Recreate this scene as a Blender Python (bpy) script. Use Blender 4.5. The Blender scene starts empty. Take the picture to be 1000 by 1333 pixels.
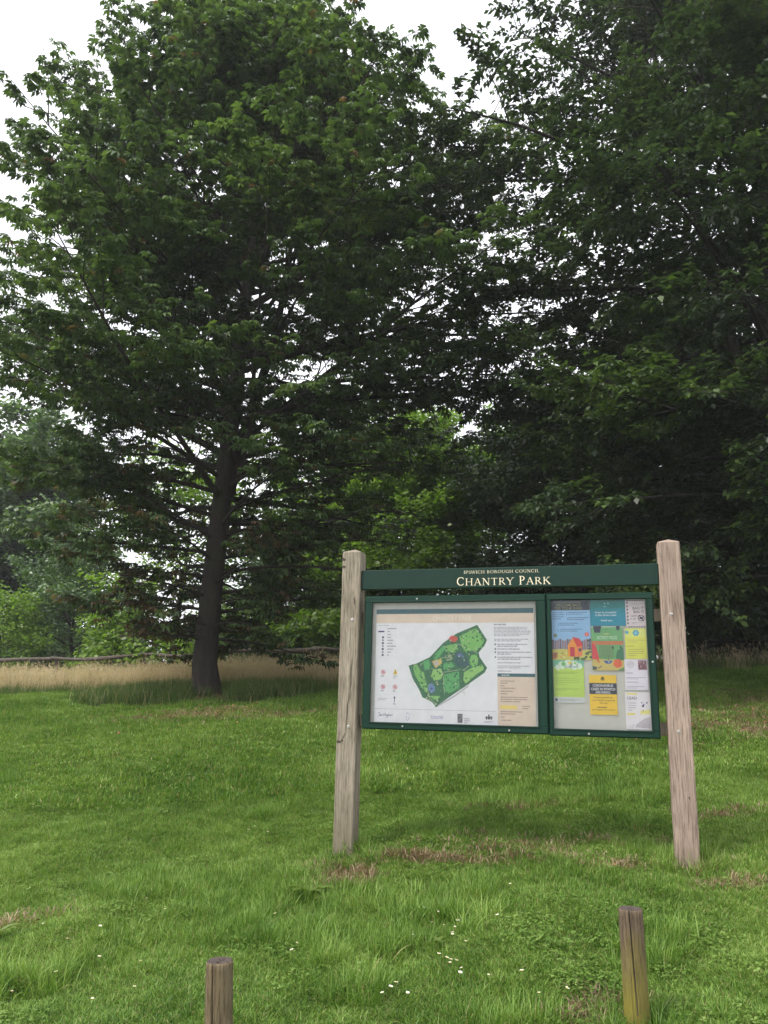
import bpy, math, random
import numpy as np
from mathutils import Matrix, Vector, Euler, noise as mnoise

PI = math.pi
R = math.radians
scene = bpy.context.scene
COL = scene.collection
rng = np.random.default_rng(7)
random.seed(7)

# ------------------------------------------------------------------ helpers
def tag(o, label=None, cat=None, group=None, kind=None):
    if label: o['label'] = label
    if cat: o['category'] = cat
    if group: o['group'] = group
    if kind: o['kind'] = kind
    return o

def empty(name, loc=(0, 0, 0), rz=0.0):
    o = bpy.data.objects.new(name, None)
    o.empty_display_size = .2
    COL.objects.link(o)
    o.location = loc
    o.rotation_euler = (0, 0, rz)
    return o

def mesh_np(name, verts, faces_flat, loop_tot, mat_idx=None, mats=(), attrs=None, smooth=False):
    me = bpy.data.meshes.new(name)
    v = np.asarray(verts, dtype=np.float32).reshape(-1, 3)
    f = np.asarray(faces_flat, dtype=np.int32).ravel()
    lt = np.asarray(loop_tot, dtype=np.int32)
    me.vertices.add(len(v)); me.vertices.foreach_set('co', v.ravel())
    me.loops.add(len(f)); me.loops.foreach_set('vertex_index', f)
    me.polygons.add(len(lt))
    ls = np.concatenate([[0], np.cumsum(lt)[:-1]]).astype(np.int32)
    me.polygons.foreach_set('loop_start', ls)
    me.polygons.foreach_set('loop_total', lt)
    if mat_idx is not None:
        me.polygons.foreach_set('material_index', np.asarray(mat_idx, dtype=np.int32))
    if smooth:
        me.polygons.foreach_set('use_smooth', np.ones(len(lt), dtype=bool))
    for m in mats: me.materials.append(m)
    if attrs:
        for k, a in attrs.items():
            at = me.attributes.new(k, 'FLOAT', 'POINT')
            at.data.foreach_set('value', np.asarray(a, dtype=np.float32))
    me.update(calc_edges=True)
    return me

def link(name, me, parent=None, loc=None):
    o = bpy.data.objects.new(name, me)
    COL.objects.link(o)
    if parent: o.parent = parent
    if loc is not None: o.location = loc
    return o

class MB:
    """collects polygons and links them as one mesh"""
    def __init__(s): s.v = []; s.f = []; s.m = []; s.mats = []
    def mi(s, m):
        if m not in s.mats: s.mats.append(m)
        return s.mats.index(m)
    def poly(s, pts, m):
        b = len(s.v); s.v += [tuple(p) for p in pts]
        s.f.append(list(range(b, b + len(pts)))); s.m.append(s.mi(m))
    def add(s, vs, fs, m):
        b = len(s.v); s.v += [tuple(p) for p in vs]; k = s.mi(m)
        for f in fs: s.f.append([b + i for i in f]); s.m.append(k)
    def box(s, x0, x1, y0, y1, z0, z1, m, ch=0.0):
        if ch <= 0:
            vs = [(x, y, z) for z in (z0, z1) for y in (y0, y1) for x in (x0, x1)]
            s.add(vs, [(0, 2, 3, 1), (4, 5, 7, 6), (0, 1, 5, 4), (2, 6, 7, 3), (0, 4, 6, 2), (1, 3, 7, 5)], m)
            return
        # bevelled box: 24 verts (three per corner)
        vs = []; idx = {}
        for i, x in enumerate((x0, x1)):
            for j, y in enumerate((y0, y1)):
                for k, z in enumerate((z0, z1)):
                    sx = ch if i == 0 else -ch; sy = ch if j == 0 else -ch; sz = ch if k == 0 else -ch
                    idx[i, j, k, 0] = len(vs); vs.append((x, y + sy, z + sz))
                    idx[i, j, k, 1] = len(vs); vs.append((x + sx, y, z + sz))
                    idx[i, j, k, 2] = len(vs); vs.append((x + sx, y + sy, z))
        fs = []
        for i in (0, 1): fs.append([idx[i, 0, 0, 0], idx[i, 1, 0, 0], idx[i, 1, 1, 0], idx[i, 0, 1, 0]])
        for j in (0, 1): fs.append([idx[0, j, 0, 1], idx[1, j, 0, 1], idx[1, j, 1, 1], idx[0, j, 1, 1]])
        for k in (0, 1): fs.append([idx[0, 0, k, 2], idx[1, 0, k, 2], idx[1, 1, k, 2], idx[0, 1, k, 2]])
        for i in (0, 1):
            for j in (0, 1): fs.append([idx[i, j, 0, 0], idx[i, j, 1, 0], idx[i, j, 1, 1], idx[i, j, 0, 1]])
        for i in (0, 1):
            for k in (0, 1): fs.append([idx[i, 0, k, 0], idx[i, 1, k, 0], idx[i, 1, k, 2], idx[i, 0, k, 2]])
        for j in (0, 1):
            for k in (0, 1): fs.append([idx[0, j, k, 1], idx[1, j, k, 1], idx[1, j, k, 2], idx[0, j, k, 2]])
        for i in (0, 1):
            for j in (0, 1):
                for k in (0, 1): fs.append([idx[i, j, k, 0], idx[i, j, k, 1], idx[i, j, k, 2]])
        s.add(vs, fs, m)
    def cyl(s, c, axis, r, h, m, n=12, r2=None):
        r2 = r if r2 is None else r2
        a = Vector(axis).normalized(); q = a.to_track_quat('Z', 'Y')
        c = Vector(c); vs = []
        for k, (rr, hh) in enumerate(((r, 0), (r2, h))):
            for i in range(n):
                t = 2 * PI * i / n
                vs.append(c + q @ Vector((rr * math.cos(t), rr * math.sin(t), hh)))
        fs = [[i, (i + 1) % n, n + (i + 1) % n, n + i] for i in range(n)]
        fs.append(list(range(n - 1, -1, -1))); fs.append(list(range(n, 2 * n)))
        s.add(vs, fs, m)
    def build(s, name, parent=None, loc=None, smooth=False, fixn=True):
        me = bpy.data.meshes.new(name)
        me.from_pydata([tuple(p) for p in s.v], [], s.f)
        for m in s.mats: me.materials.append(m)
        me.polygons.foreach_set('material_index', s.m)
        if smooth: me.polygons.foreach_set('use_smooth', [True] * len(s.f))
        me.update()
        if fixn:
            import bmesh
            bm = bmesh.new(); bm.from_mesh(me)
            bmesh.ops.recalc_face_normals(bm, faces=bm.faces)
            bm.to_mesh(me); bm.free()
        return link(name, me, parent, loc)

# ------------------------------------------------------------------ materials
def newmat(name):
    m = bpy.data.materials.new(name); m.use_nodes = True
    nt = m.node_tree; nt.nodes.clear()
    out = nt.nodes.new('ShaderNodeOutputMaterial')
    return m, nt, out

def N(nt, t, **kw):
    n = nt.nodes.new(t)
    for k, v in kw.items():
        if hasattr(n, k): setattr(n, k, v)
        else: n.inputs[k.replace('_', ' ')].default_value = v
    return n

def ramp(nt, fac, stops, interp='LINEAR'):
    r = nt.nodes.new('ShaderNodeValToRGB'); cr = r.color_ramp; cr.interpolation = interp
    while len(cr.elements) < len(stops): cr.elements.new(.5)
    for e, (p, c) in zip(cr.elements, stops):
        e.position = p; e.color = (*c, 1) if len(c) == 3 else c
    nt.links.new(fac, r.inputs[0]); return r.outputs[0]

def mixc(nt, fac, a, b, mode='MIX'):
    m = nt.nodes.new('ShaderNodeMix'); m.data_type = 'RGBA'; m.blend_type = mode
    if isinstance(fac, (int, float)): m.inputs[0].default_value = fac
    else: nt.links.new(fac, m.inputs[0])
    for s, i in ((a, 6), (b, 7)):
        if isinstance(s, tuple): m.inputs[i].default_value = (*s, 1)
        else: nt.links.new(s, m.inputs[i])
    return m.outputs[2]

def math_(nt, op, a, b=None):
    m = nt.nodes.new('ShaderNodeMath'); m.operation = op
    for i, s in enumerate((a, b)):
        if s is None: continue
        if isinstance(s, (int, float)): m.inputs[i].default_value = s
        else: nt.links.new(s, m.inputs[i])
    return m.outputs[0]

def noise_tex(nt, vec, scale, detail=4, rough=.55, dist=0):
    n = nt.nodes.new('ShaderNodeTexNoise')
    n.inputs['Scale'].default_value = scale; n.inputs['Detail'].default_value = detail
    n.inputs['Roughness'].default_value = rough; n.inputs['Distortion'].default_value = dist
    if vec is not None: nt.links.new(vec, n.inputs['Vector'])
    return n.outputs[0]

def mapping(nt, vec, scale=(1, 1, 1), loc=(0, 0, 0)):
    m = nt.nodes.new('ShaderNodeMapping'); m.inputs['Scale'].default_value = scale
    m.inputs['Location'].default_value = loc
    nt.links.new(vec, m.inputs['Vector']); return m.outputs[0]

def simple(name, col, rough=.5, metal=0.0, spec=.5):
    m, nt, out = newmat(name)
    b = nt.nodes.new('ShaderNodeBsdfPrincipled')
    tc = nt.nodes.new('ShaderNodeNewGeometry').outputs['Position']
    f = noise_tex(nt, tc, 14, 3)
    c = mixc(nt, f, tuple(x * .88 for x in col), tuple(min(1, x * 1.12) for x in col))
    nt.links.new(c, b.inputs['Base Color'])
    b.inputs['Roughness'].default_value = rough; b.inputs['Metallic'].default_value = metal
    b.inputs['Specular IOR Level'].default_value = spec
    nt.links.new(b.outputs[0], out.inputs[0])
    return m

def leaf_mat(name, stops, dry=None, transl=.35, rough=.45, clump=.5, spec=.4, drylow=None):
    """stops: colour ramp over per-leaf random + world noise; dry: (colour, share)"""
    m, nt, out = newmat(name)
    pos = nt.nodes.new('ShaderNodeNewGeometry')
    at = nt.nodes.new('ShaderNodeAttribute'); at.attribute_name = 'tint'
    n = noise_tex(nt, pos.outputs['Position'], clump, 2)
    n = math_(nt, 'MULTIPLY', math_(nt, 'SUBTRACT', n, .5), 1.5)
    f = math_(nt, 'ADD', math_(nt, 'MULTIPLY', at.outputs['Fac'], .62), math_(nt, 'ADD', n, .19))
    c = ramp(nt, f, stops)
    if dry:
        d = nt.nodes.new('ShaderNodeAttribute'); d.attribute_name = 'dry'
        c = mixc(nt, d.outputs['Fac'], c, dry)
    b = nt.nodes.new('ShaderNodeBsdfPrincipled')
    nt.links.new(c, b.inputs['Base Color']); b.inputs['Roughness'].default_value = rough
    b.inputs['Specular IOR Level'].default_value = spec
    t = nt.nodes.new('ShaderNodeBsdfTranslucent')
    c2 = mixc(nt, 1.0, c, (1.5, 1.7, .7), 'MULTIPLY')
    nt.links.new(c2, t.inputs['Color'])
    mx = nt.nodes.new('ShaderNodeMixShader'); mx.inputs[0].default_value = transl
    nt.links.new(b.outputs[0], mx.inputs[1]); nt.links.new(t.outputs[0], mx.inputs[2])
    nt.links.new(mx.outputs[0], out.inputs[0])
    return m

def bark_mat(name, c0, c1, moss=None):
    m, nt, out = newmat(name)
    tc = nt.nodes.new('ShaderNodeTexCoord').outputs['Object']
    v = mapping(nt, tc, (9, 9, 1.6))
    a = noise_tex(nt, v, 1.5, 6, .65, .4)
    c = ramp(nt, a, [(.3, c0), (.62, c1)])
    if moss:
        g = noise_tex(nt, tc, 1.3, 3)
        c = mixc(nt, ramp(nt, g, [(.5, (0, 0, 0)), (.68, (.7, .7, .7))]), c, moss)
    b = nt.nodes.new('ShaderNodeBsdfPrincipled'); b.inputs['Roughness'].default_value = .9
    nt.links.new(c, b.inputs['Base Color'])
    bp = nt.nodes.new('ShaderNodeBump'); bp.inputs['Strength'].default_value = .9; bp.inputs['Distance'].default_value = .04
    nt.links.new(a, bp.inputs['Height']); nt.links.new(bp.outputs[0], b.inputs['Normal'])
    nt.links.new(b.outputs[0], out.inputs[0])
    return m

def wood_mat(name, c0, c1, dark, moss, moss_top, grain=(38, 38, 1.1), moss_amt=.8, pale=None):
    """weathered timber: vertical grain, stains and algae towards the foot (object z)"""
    m, nt, out = newmat(name)
    tc = nt.nodes.new('ShaderNodeTexCoord').outputs['Object']
    v = mapping(nt, tc, grain)
    g1 = noise_tex(nt, v, 1.3, 8, .7, .6)
    fine = noise_tex(nt, mapping(nt, tc, (grain[0] * 4, grain[1] * 4, grain[2] * 6)), 1.0, 4, .7)
    big = noise_tex(nt, mapping(nt, tc, (4, 4, 1.6)), 1.2, 5, .6)
    c = ramp(nt, g1, [(.28, c0), (.6, c1)])
    c = mixc(nt, ramp(nt, big, [(.48, (0, 0, 0)), (.72, (.75, .75, .75))]), c, dark)
    c = mixc(nt, ramp(nt, fine, [(.34, (.8, .8, .8)), (.52, (0, 0, 0))]), c, tuple(x * .35 for x in c0))
    if pale:
        pn = noise_tex(nt, mapping(nt, tc, (6, 6, 2.2), (3, 7, 1)), 1.5, 3)
        c = mixc(nt, ramp(nt, pn, [(.6, (0, 0, 0)), (.75, (.6, .6, .6))]), c, pale)
    sep = nt.nodes.new('ShaderNodeSeparateXYZ'); nt.links.new(tc, sep.inputs[0])
    zz = math_(nt, 'ADD', sep.outputs[2], math_(nt, 'MULTIPLY', math_(nt, 'SUBTRACT', big, .5), moss_top * 1.6))
    mf = ramp(nt, math_(nt, 'DIVIDE', zz, moss_top), [(.15, (moss_amt,) * 3), (.9, (0, 0, 0))])
    mf2 = mixc(nt, 1.0, mf, ramp(nt, fine, [(.3, (.5, .5, .5)), (.6, (1, 1, 1))]), 'MULTIPLY')
    c = mixc(nt, mf2, c, moss)
    b = nt.nodes.new('ShaderNodeBsdfPrincipled'); b.inputs['Roughness'].default_value = .85
    b.inputs['Specular IOR Level'].default_value = .25
    nt.links.new(c, b.inputs['Base Color'])
    bp = nt.nodes.new('ShaderNodeBump'); bp.inputs['Strength'].default_value = .9; bp.inputs['Distance'].default_value = .008
    hh = math_(nt, 'ADD', g1, math_(nt, 'MULTIPLY', fine, .5))
    nt.links.new(hh, bp.inputs['Height']); nt.links.new(bp.outputs[0], b.inputs['Normal'])
    nt.links.new(b.outputs[0], out.inputs[0])
    return m

def lin(r, g, b):
    f = lambda x: ((x / 255 + .055) / 1.055) ** 2.4 if x > 10 else x / 255 / 12.92
    return (f(r), f(g), f(b))

# ------------------------------------------------------------------ terrain
HY = [-8, 0, 3.7, 6, 10, 13, 15, 18, 22, 30, 50, 100, 400]
HZ = [-.5, 0, .20, .43, 1.03, 1.48, 1.76, 2.0, 2.18, 2.5, 3.0, 3.5, 4.5]
def smooth_h(Y):
    Y = np.asarray(Y, float)
    return (np.interp(Y - .5, HY, HZ) + np.interp(Y, HY, HZ) * 2 + np.interp(Y + .5, HY, HZ)) / 4
def bumps(X, Y):
    return (.018 * np.sin(X * 2.3 + Y * 1.1) + .014 * np.sin(X * -1.7 + Y * 3.1 + 1) + .012 * np.sin(X * 4.3 - Y * 2.2 + 2)
            + .008 * np.sin(X * 7.1 + Y * 6.3) + .006 * np.sin(X * 11.3 - Y * 9.1))
def ground_z(X, Y):
    X = np.asarray(X, float); Y = np.asarray(Y, float)
    fade = np.clip(1.4 - np.abs(Y) / 60, 0, 1)
    return smooth_h(Y) + .06 * 20 * np.tanh(X / 20) + bumps(X, Y) * fade + .028 * (X - 1.3) * np.exp(-((Y - 6) / 2.2) ** 2) * np.exp(-(X / 6) ** 2)
def gz(x, y): return float(ground_z(x, y))

def value_noise(X, Y, scale, seed=0, octaves=3):
    """numpy value noise 0..1"""
    out = np.zeros_like(np.asarray(X, float)); amp = 1; tot = 0
    for o in range(octaves):
        x = X * scale * 2 ** o + seed * 17.3; y = Y * scale * 2 ** o - seed * 9.7
        xi = np.floor(x).astype(int); yi = np.floor(y).astype(int); xf = x - xi; yf = y - yi
        xf = xf * xf * (3 - 2 * xf); yf = yf * yf * (3 - 2 * yf)
        def hsh(a, b):
            n = (a * 374761393 + b * 668265263 + seed * 1442695) & 0x7fffffff
            n = ((n ^ (n >> 13)) * 1274126177) & 0x7fffffff
            return ((n ^ (n >> 16)) & 0xffff) / 65535.
        v = (hsh(xi, yi) * (1 - xf) + hsh(xi + 1, yi) * xf) * (1 - yf) + (hsh(xi, yi + 1) * (1 - xf) + hsh(xi + 1, yi + 1) * xf) * yf
        out = out + v * amp; tot += amp; amp *= .5
    return out / tot

def noise3(P, scale, seed=0, octaves=2):
    P = np.asarray(P, float); out = np.zeros(len(P)); amp = 1; tot = 0
    for o in range(octaves):
        q = P * scale * 2 ** o + seed * 13.7; qi = np.floor(q).astype(np.int64); f = q - qi; f = f * f * (3 - 2 * f)
        v = np.zeros(len(P))
        for dx in (0, 1):
            for dy in (0, 1):
                for dz in (0, 1):
                    n = ((qi[:, 0] + dx) * 374761393 + (qi[:, 1] + dy) * 668265263 + (qi[:, 2] + dz) * 2147483 * 73 + seed * 1442695) & 0x7fffffff
                    n = ((n ^ (n >> 13)) * 1274126177) & 0x7fffffff
                    hv = ((n ^ (n >> 16)) & 0xffff) / 65535.
                    v += hv * (f[:, 0] if dx else 1 - f[:, 0]) * (f[:, 1] if dy else 1 - f[:, 1]) * (f[:, 2] if dz else 1 - f[:, 2])
        out += v * amp; tot += amp; amp *= .5
    return out / tot

def clumped(C, scale, cut, seed):
    """drop the twigs that fall in the gaps between foliage masses"""
    return C[noise3(C[:, 3:6] * [1, 1, 1.5], scale, seed) > cut]

# bare / straw patches on the lawn: x, y, rx, ry, strength
PATCH = [(.32, 6.1, .24, .10, 1), (.62, 6.05, .12, .07, .8), (.95, 6.02, .18, .07, .7), (1.6, 5.72, .2, .09, .9), (1.3, 5.95, .2, .06, .5),
         (-.22, 5.95, .24, .24, .9), (.98, 3.84, .15, .12, .9), (2.75, 6.73, .3, .09, .5), (2.2, 5.3, .22, .09, .55), (2.1, 5.66, .2, .1, .6),
         (-2.2, 5.35, .25, .12, .3), (-2.0, 12.8, 1.4, .5, .45), (-3.0, 12.6, .8, .3, .5),
         (5.2, 10.3, 1.8, .9, .95), (6.2, 12.0, 2.2, 1.4, .9), (1.3, 7.3, .5, .12, .4), (1.1, 6.3, .9, .2, .3), (-3.2, 14.8, .9, .6, .6)]
def patchmask(X, Y):
    m = np.zeros_like(np.asarray(X, float))
    wob = value_noise(X, Y, 5, 3) - .5
    for (cx, cy, rx, ry, s) in PATCH:
        d = ((X - cx) / rx) ** 2 + ((Y - cy) / ry) ** 2
        m = np.maximum(m, s * np.clip(1.35 - d + wob * 2.2, 0, 1))
    return m

def make_ground():
    xs = np.concatenate([[-400, -200, -100, -60, -40], np.arange(-30, -8, .8), np.arange(-8, 8.01, .1), np.arange(8.8, 30, .8), [40, 60, 100, 200, 400]])
    ys = np.concatenate([[-100, -40, -15, -5], np.arange(-2, 2, .4), np.arange(2, 14, .1), np.arange(14, 32, .4), [34, 38, 44, 52, 65, 80, 110, 160, 240, 400]])
    X, Y = np.meshgrid(xs, ys); Z = ground_z(X, Y)
    nx, ny = len(xs), len(ys)
    v = np.stack([X, Y, Z], -1).reshape(-1, 3)
    i = np.arange((ny - 1) * (nx - 1)); r_ = i // (nx - 1); c_ = i % (nx - 1)
    a = r_ * nx + c_
    f = np.stack([a, a + 1, a + nx + 1, a + nx], -1)
    pm = patchmask(X.ravel(), Y.ravel())
    me = mesh_np('ground', v, f, np.full(len(f), 4), mats=[M_ground], attrs={'bare': pm}, smooth=True)
    return tag(link('ground', me), kind='structure')

m, nt, out = newmat('ground_soil_and_turf')
pos = nt.nodes.new('ShaderNodeNewGeometry').outputs['Position']
n1 = noise_tex(nt, pos, 1.2, 6, .6); n2 = noise_tex(nt, pos, 25, 6, .7); n3 = noise_tex(nt, pos, 120, 3, .7)
gr = ramp(nt, n2, [(.3, (.028, .05, .012)), (.5, (.05, .088, .018)), (.68, (.09, .12, .035))])
gr = mixc(nt, ramp(nt, n1, [(.35, (0, 0, 0)), (.7, (.5, .5, .5))]), gr, (.085, .11, .028))
so = ramp(nt, n2, [(.3, (.05, .032, .02)), (.5, (.16, .105, .065)), (.7, (.30, .22, .13))])
so = mixc(nt, ramp(nt, n3, [(.35, (.6, .6, .6)), (.55, (0, 0, 0))]), so, (.04, .03, .018))
at = nt.nodes.new('ShaderNodeAttribute'); at.attribute_name = 'bare'
c = mixc(nt, ramp(nt, at.outputs['Fac'], [(.2, (0, 0, 0)), (.7, (1, 1, 1))]), gr, so)
b = nt.nodes.new('ShaderNodeBsdfPrincipled'); b.inputs['Roughness'].default_value = .95; b.inputs['Specular IOR Level'].default_value = .1
nt.links.new(c, b.inputs['Base Color'])
bp = nt.nodes.new('ShaderNodeBump'); bp.inputs['Strength'].default_value = .8; bp.inputs['Distance'].default_value = .03
nt.links.new(n2, bp.inputs['Height']); nt.links.new(bp.outputs[0], b.inputs['Normal'])
nt.links.new(b.outputs[0], out.inputs[0]); M_ground = m
make_ground()

# ------------------------------------------------------------------ grass
def grass_mat(name, stops, dry=None, transl=.3, nscale=.55):
    m, nt, out = newmat(name)
    geo = nt.nodes.new('ShaderNodeNewGeometry')
    n = noise_tex(nt, geo.outputs['Position'], nscale, 4, .65)
    n2 = noise_tex(nt, geo.outputs['Position'], 4.5, 2)
    oi = nt.nodes.new('ShaderNodeObjectInfo')
    at = nt.nodes.new('ShaderNodeAttribute'); at.attribute_name = 'tint'
    f = math_(nt, 'ADD', math_(nt, 'MULTIPLY', at.outputs['Fac'], .62), math_(nt, 'MULTIPLY', oi.outputs['Random'], .25))
    f = math_(nt, 'ADD', f, math_(nt, 'MULTIPLY', math_(nt, 'SUBTRACT', n, .36), 1.15))
    f = math_(nt, 'ADD', f, math_(nt, 'MULTIPLY', math_(nt, 'SUBTRACT', n2, .5), .5))
    c = ramp(nt, f, stops)
    if dry:
        d = math_(nt, 'GREATER_THAN', at.outputs['Fac'], .93)
        c = mixc(nt, d, c, dry)
    b = nt.nodes.new('ShaderNodeBsdfPrincipled'); b.inputs['Roughness'].default_value = .5
    b.inputs['Specular IOR Level'].default_value = .3
    nt.links.new(c, b.inputs['Base Color'])
    t = nt.nodes.new('ShaderNodeBsdfTranslucent')
    nt.links.new(mixc(nt, 1.0, c, (1.3, 1.4, .7), 'MULTIPLY'), t.inputs['Color'])
    mx = nt.nodes.new('ShaderNodeMixShader'); mx.inputs[0].default_value = transl
    nt.links.new(b.outputs[0], mx.inputs[1]); nt.links.new(t.outputs[0], mx.inputs[2])
    nt.links.new(mx.outputs[0], out.inputs[0])
    return m

M_lawn = grass_mat('lawn_grass', [(0, (.029, .072, .011)), (.3, (.070, .152, .019)), (.6, (.128, .230, .034)), (1, (.27, .38, .095))], dry=(.30, .27, .12))
M_long = grass_mat('long_green_grass', [(0, (.030, .058, .014)), (.5, (.062, .115, .024)), (1, (.13, .19, .05))], dry=(.32, .27, .14))
M_straw = grass_mat('dry_meadow_grass', [(0, (.30, .225, .14)), (.5, (.48, .37, .25)), (1, (.64, .53, .39))], dry=(.12, .18, .05), nscale=.25)
M_thatch = grass_mat('cut_straw', [(0, (.09, .055, .035)), (.5, (.20, .135, .085)), (1, (.36, .28, .18))])

def blade_mesh(name, n, rad, lmin, lmax, width, lean, mat, segs=3, seed=0, head=0.0, flat=0.0):
    g = np.random.default_rng(seed)
    r = rad * np.sqrt(g.random(n)); a = g.random(n) * 2 * PI
    bx, by = r * np.cos(a), r * np.sin(a)
    L = lmin + (lmax - lmin) * g.random(n) ** 1.3
    az = a + g.normal(0, 1.2, n)
    ln = np.abs(g.normal(lean, lean * .5, n))
    if flat: ln = np.full(n, 1.35) + g.normal(0, .12, n)
    w = width * (.7 + .6 * g.random(n))
    fx, fy = np.cos(az), np.sin(az)
    sa = az + PI / 2 + g.normal(0, .5, n); sx, sy = np.cos(sa), np.sin(sa)
    vs = []; x, y, z = bx.copy(), by.copy(), np.full(n, -.004)
    th = ln * .35
    rows = []
    for k in range(segs + 1):
        t = k / segs; ww = w * (1 - t ** 1.8) * .5
        if k < segs:
            rows.append((np.stack([x - sx * ww, y - sy * ww, z], -1), np.stack([x + sx * ww, y + sy * ww, z], -1)))
        else:
            rows.append((np.stack([x, y, z], -1),))
        s = L / segs
        x = x + np.sin(th) * fx * s; y = y + np.sin(th) * fy * s; z = z + np.cos(th) * s
        th = th + ln * .75 / segs * 1.6
    stride = 2 * segs + 1
    V = np.zeros((n, stride, 3))
    for k in range(segs):
        V[:, 2 * k] = rows[k][0]; V[:, 2 * k + 1] = rows[k][1]
    V[:, 2 * segs] = rows[segs][0]
    F = []; T = []
    base = np.arange(n) * stride
    for i in range(n):
        b0 = base[i]
        for k in range(segs - 1):
            F += [b0 + 2 * k, b0 + 2 * k + 1, b0 + 2 * k + 3, b0 + 2 * k + 2]; T.append(4)
        F += [b0 + 2 * segs - 2, b0 + 2 * segs - 1, b0 + 2 * segs]; T.append(3)
    tint = np.repeat(g.random(n), stride)
    verts = V.reshape(-1, 3)
    if head > 0:   # feathery seed head near the tip
        tips = V[:, 2 * segs]; prev = V[:, 2 * segs - 2]
        hv = []; ht = []
        nb = len(verts)
        for i in range(n):
            if g.random() > .6: continue
            d = tips[i] - prev[i]; d /= np.linalg.norm(d) + 1e-9
            for q in range(7):
                p = tips[i] - d * head * (q / 7.0)
                o = g.normal(0, 1, 3); o -= d * o.dot(d); o /= np.linalg.norm(o) + 1e-9
                e = p + o * head * .22 + d * head * .18
                s_ = np.cross(o, d) * head * .05
                hv += [p, e + s_, e + d * head * .12 , e - s_]; ht += [g.random() * .5 + .4] * 4
        if hv:
            k = len(hv) // 4
            verts = np.vstack([verts, np.array(hv)]); tint = np.concatenate([tint, ht])
            F += list(range(nb, nb + 4 * k)); T += [4] * k
    return mesh_np(name, verts, F, T, mats=[mat], attrs={'tint': tint}, smooth=True)

def scatter(name, X, Y, Z, rotz, tilt, scale, idx, meshes, label_kind='stuff', zs=None):
    n = len(X)
    me = bpy.data.meshes.new(name)
    me.vertices.add(n)
    me.vertices.foreach_set('co', np.stack([X, Y, Z], -1).astype(np.float32).ravel())
    a = me.attributes.new('rot', 'FLOAT_VECTOR', 'POINT')
    a.data.foreach_set('vector', np.stack([tilt * np.cos(rotz * 3), tilt * np.sin(rotz * 5), rotz], -1).astype(np.float32).ravel())
    a = me.attributes.new('scl', 'FLOAT_VECTOR', 'POINT')
    zs = scale if zs is None else zs
    a.data.foreach_set('vector', np.stack([scale, scale, zs], -1).astype(np.float32).ravel())
    a = me.attributes.new('idx', 'INT', 'POINT'); a.data.foreach_set('value', idx.astype(np.int32))
    o = link(name, me)
    ng = bpy.data.node_groups.new(name + '_scatter', 'GeometryNodeTree')
    ng.interface.new_socket('Geometry', in_out='INPUT', socket_type='NodeSocketGeometry')
    ng.interface.new_socket('Geometry', in_out='OUTPUT', socket_type='NodeSocketGeometry')
    gi = ng.nodes.new('NodeGroupInput'); go = ng.nodes.new('NodeGroupOutput')
    iop = ng.nodes.new('GeometryNodeInstanceOnPoints'); iop.inputs['Pick Instance'].default_value = True
    jn = ng.nodes.new('GeometryNodeJoinGeometry')
    for k, ms in enumerate(meshes):
        src = bpy.data.objects.new(name + '_tuft', ms)
        oi = ng.nodes.new('GeometryNodeObjectInfo'); oi.inputs['Object'].default_value = src
        oi.inputs['As Instance'].default_value = True
        ng.links.new(oi.outputs['Geometry'], jn.inputs[0])
    def attr(nm, ty):
        q = ng.nodes.new('GeometryNodeInputNamedAttribute'); q.data_type = ty; q.inputs['Name'].default_value = nm
        return q.outputs['Attribute']
    ng.links.new(gi.outputs[0], iop.inputs['Points']); ng.links.new(jn.outputs[0], iop.inputs['Instance'])
    ng.links.new(attr('idx', 'INT'), iop.inputs['Instance Index'])
    ng.links.new(attr('rot', 'FLOAT_VECTOR'), iop.inputs['Rotation'])
    ng.links.new(attr('scl', 'FLOAT_VECTOR'), iop.inputs['Scale'])
    ng.links.new(iop.outputs[0], go.inputs[0])
    md = o.modifiers.new('scatter', 'NODES'); md.node_group = ng
    tag(o, kind='stuff')
    return o

def sample_area(n, y0, y1, k=.62, m=1.0, p=1.0):
    y = y0 + (y1 - y0) * rng.random(n) ** p
    x = (rng.random(n) * 2 - 1) * (k * y + m)
    return x, y

def lawn_layer(name, n, y0, y1, p, meshes, smin, smax, label):
    x, y = sample_area(n, y0, y1, .60, 1.2, p)
    # density uniform per area inside the fan: thin out the narrow near end
    keep = rng.random(len(x)) < (.60 * y + 1.2) / (.60 * y1 + 1.2)
    x, y = x[keep], y[keep]
    pm = patchmask(x, y)
    keep = rng.random(len(x)) > pm * .62
    x, y = x[keep], y[keep]
    big = value_noise(x, y, 1.1, 5, 3); sm = value_noise(x, y, 4.5, 8, 2)
    h_ = .50 + .85 * np.clip(big - .38, 0, 1) * 1.5 + 1.3 * np.clip(sm - .62, 0, 1) * 1.8
    s = (smin + (smax - smin) * rng.random(len(x)))
    z = ground_z(x, y)
    o = scatter(name, x, y, z, rng.random(len(x)) * 6.283, np.full(len(x), .12), s, rng.integers(0, len(meshes), len(x)), meshes, zs=s * h_)
    tag(o, label, 'grass'); return o

near_t = [blade_mesh('lawn_tuft', 50, .075, .022, .062, .0036, .85, M_lawn, 3, 100 + i) for i in range(6)]
far_t = [blade_mesh('lawn_tuft_far', 50, .15, .03, .075, .008, .8, M_lawn, 2, 200 + i) for i in range(5)]
lawn_layer('lawn_grass', 60000, 2.2, 8.2, 1.0, near_t, .75, 1.25, 'short green lawn grass around the posts and bollards in the foreground')
lawn_layer('lawn_grass', 70000, 8.0, 18.4, 1.0, far_t, .8, 1.3, 'mown green grass of the far lawn rising to the trees')

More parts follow.
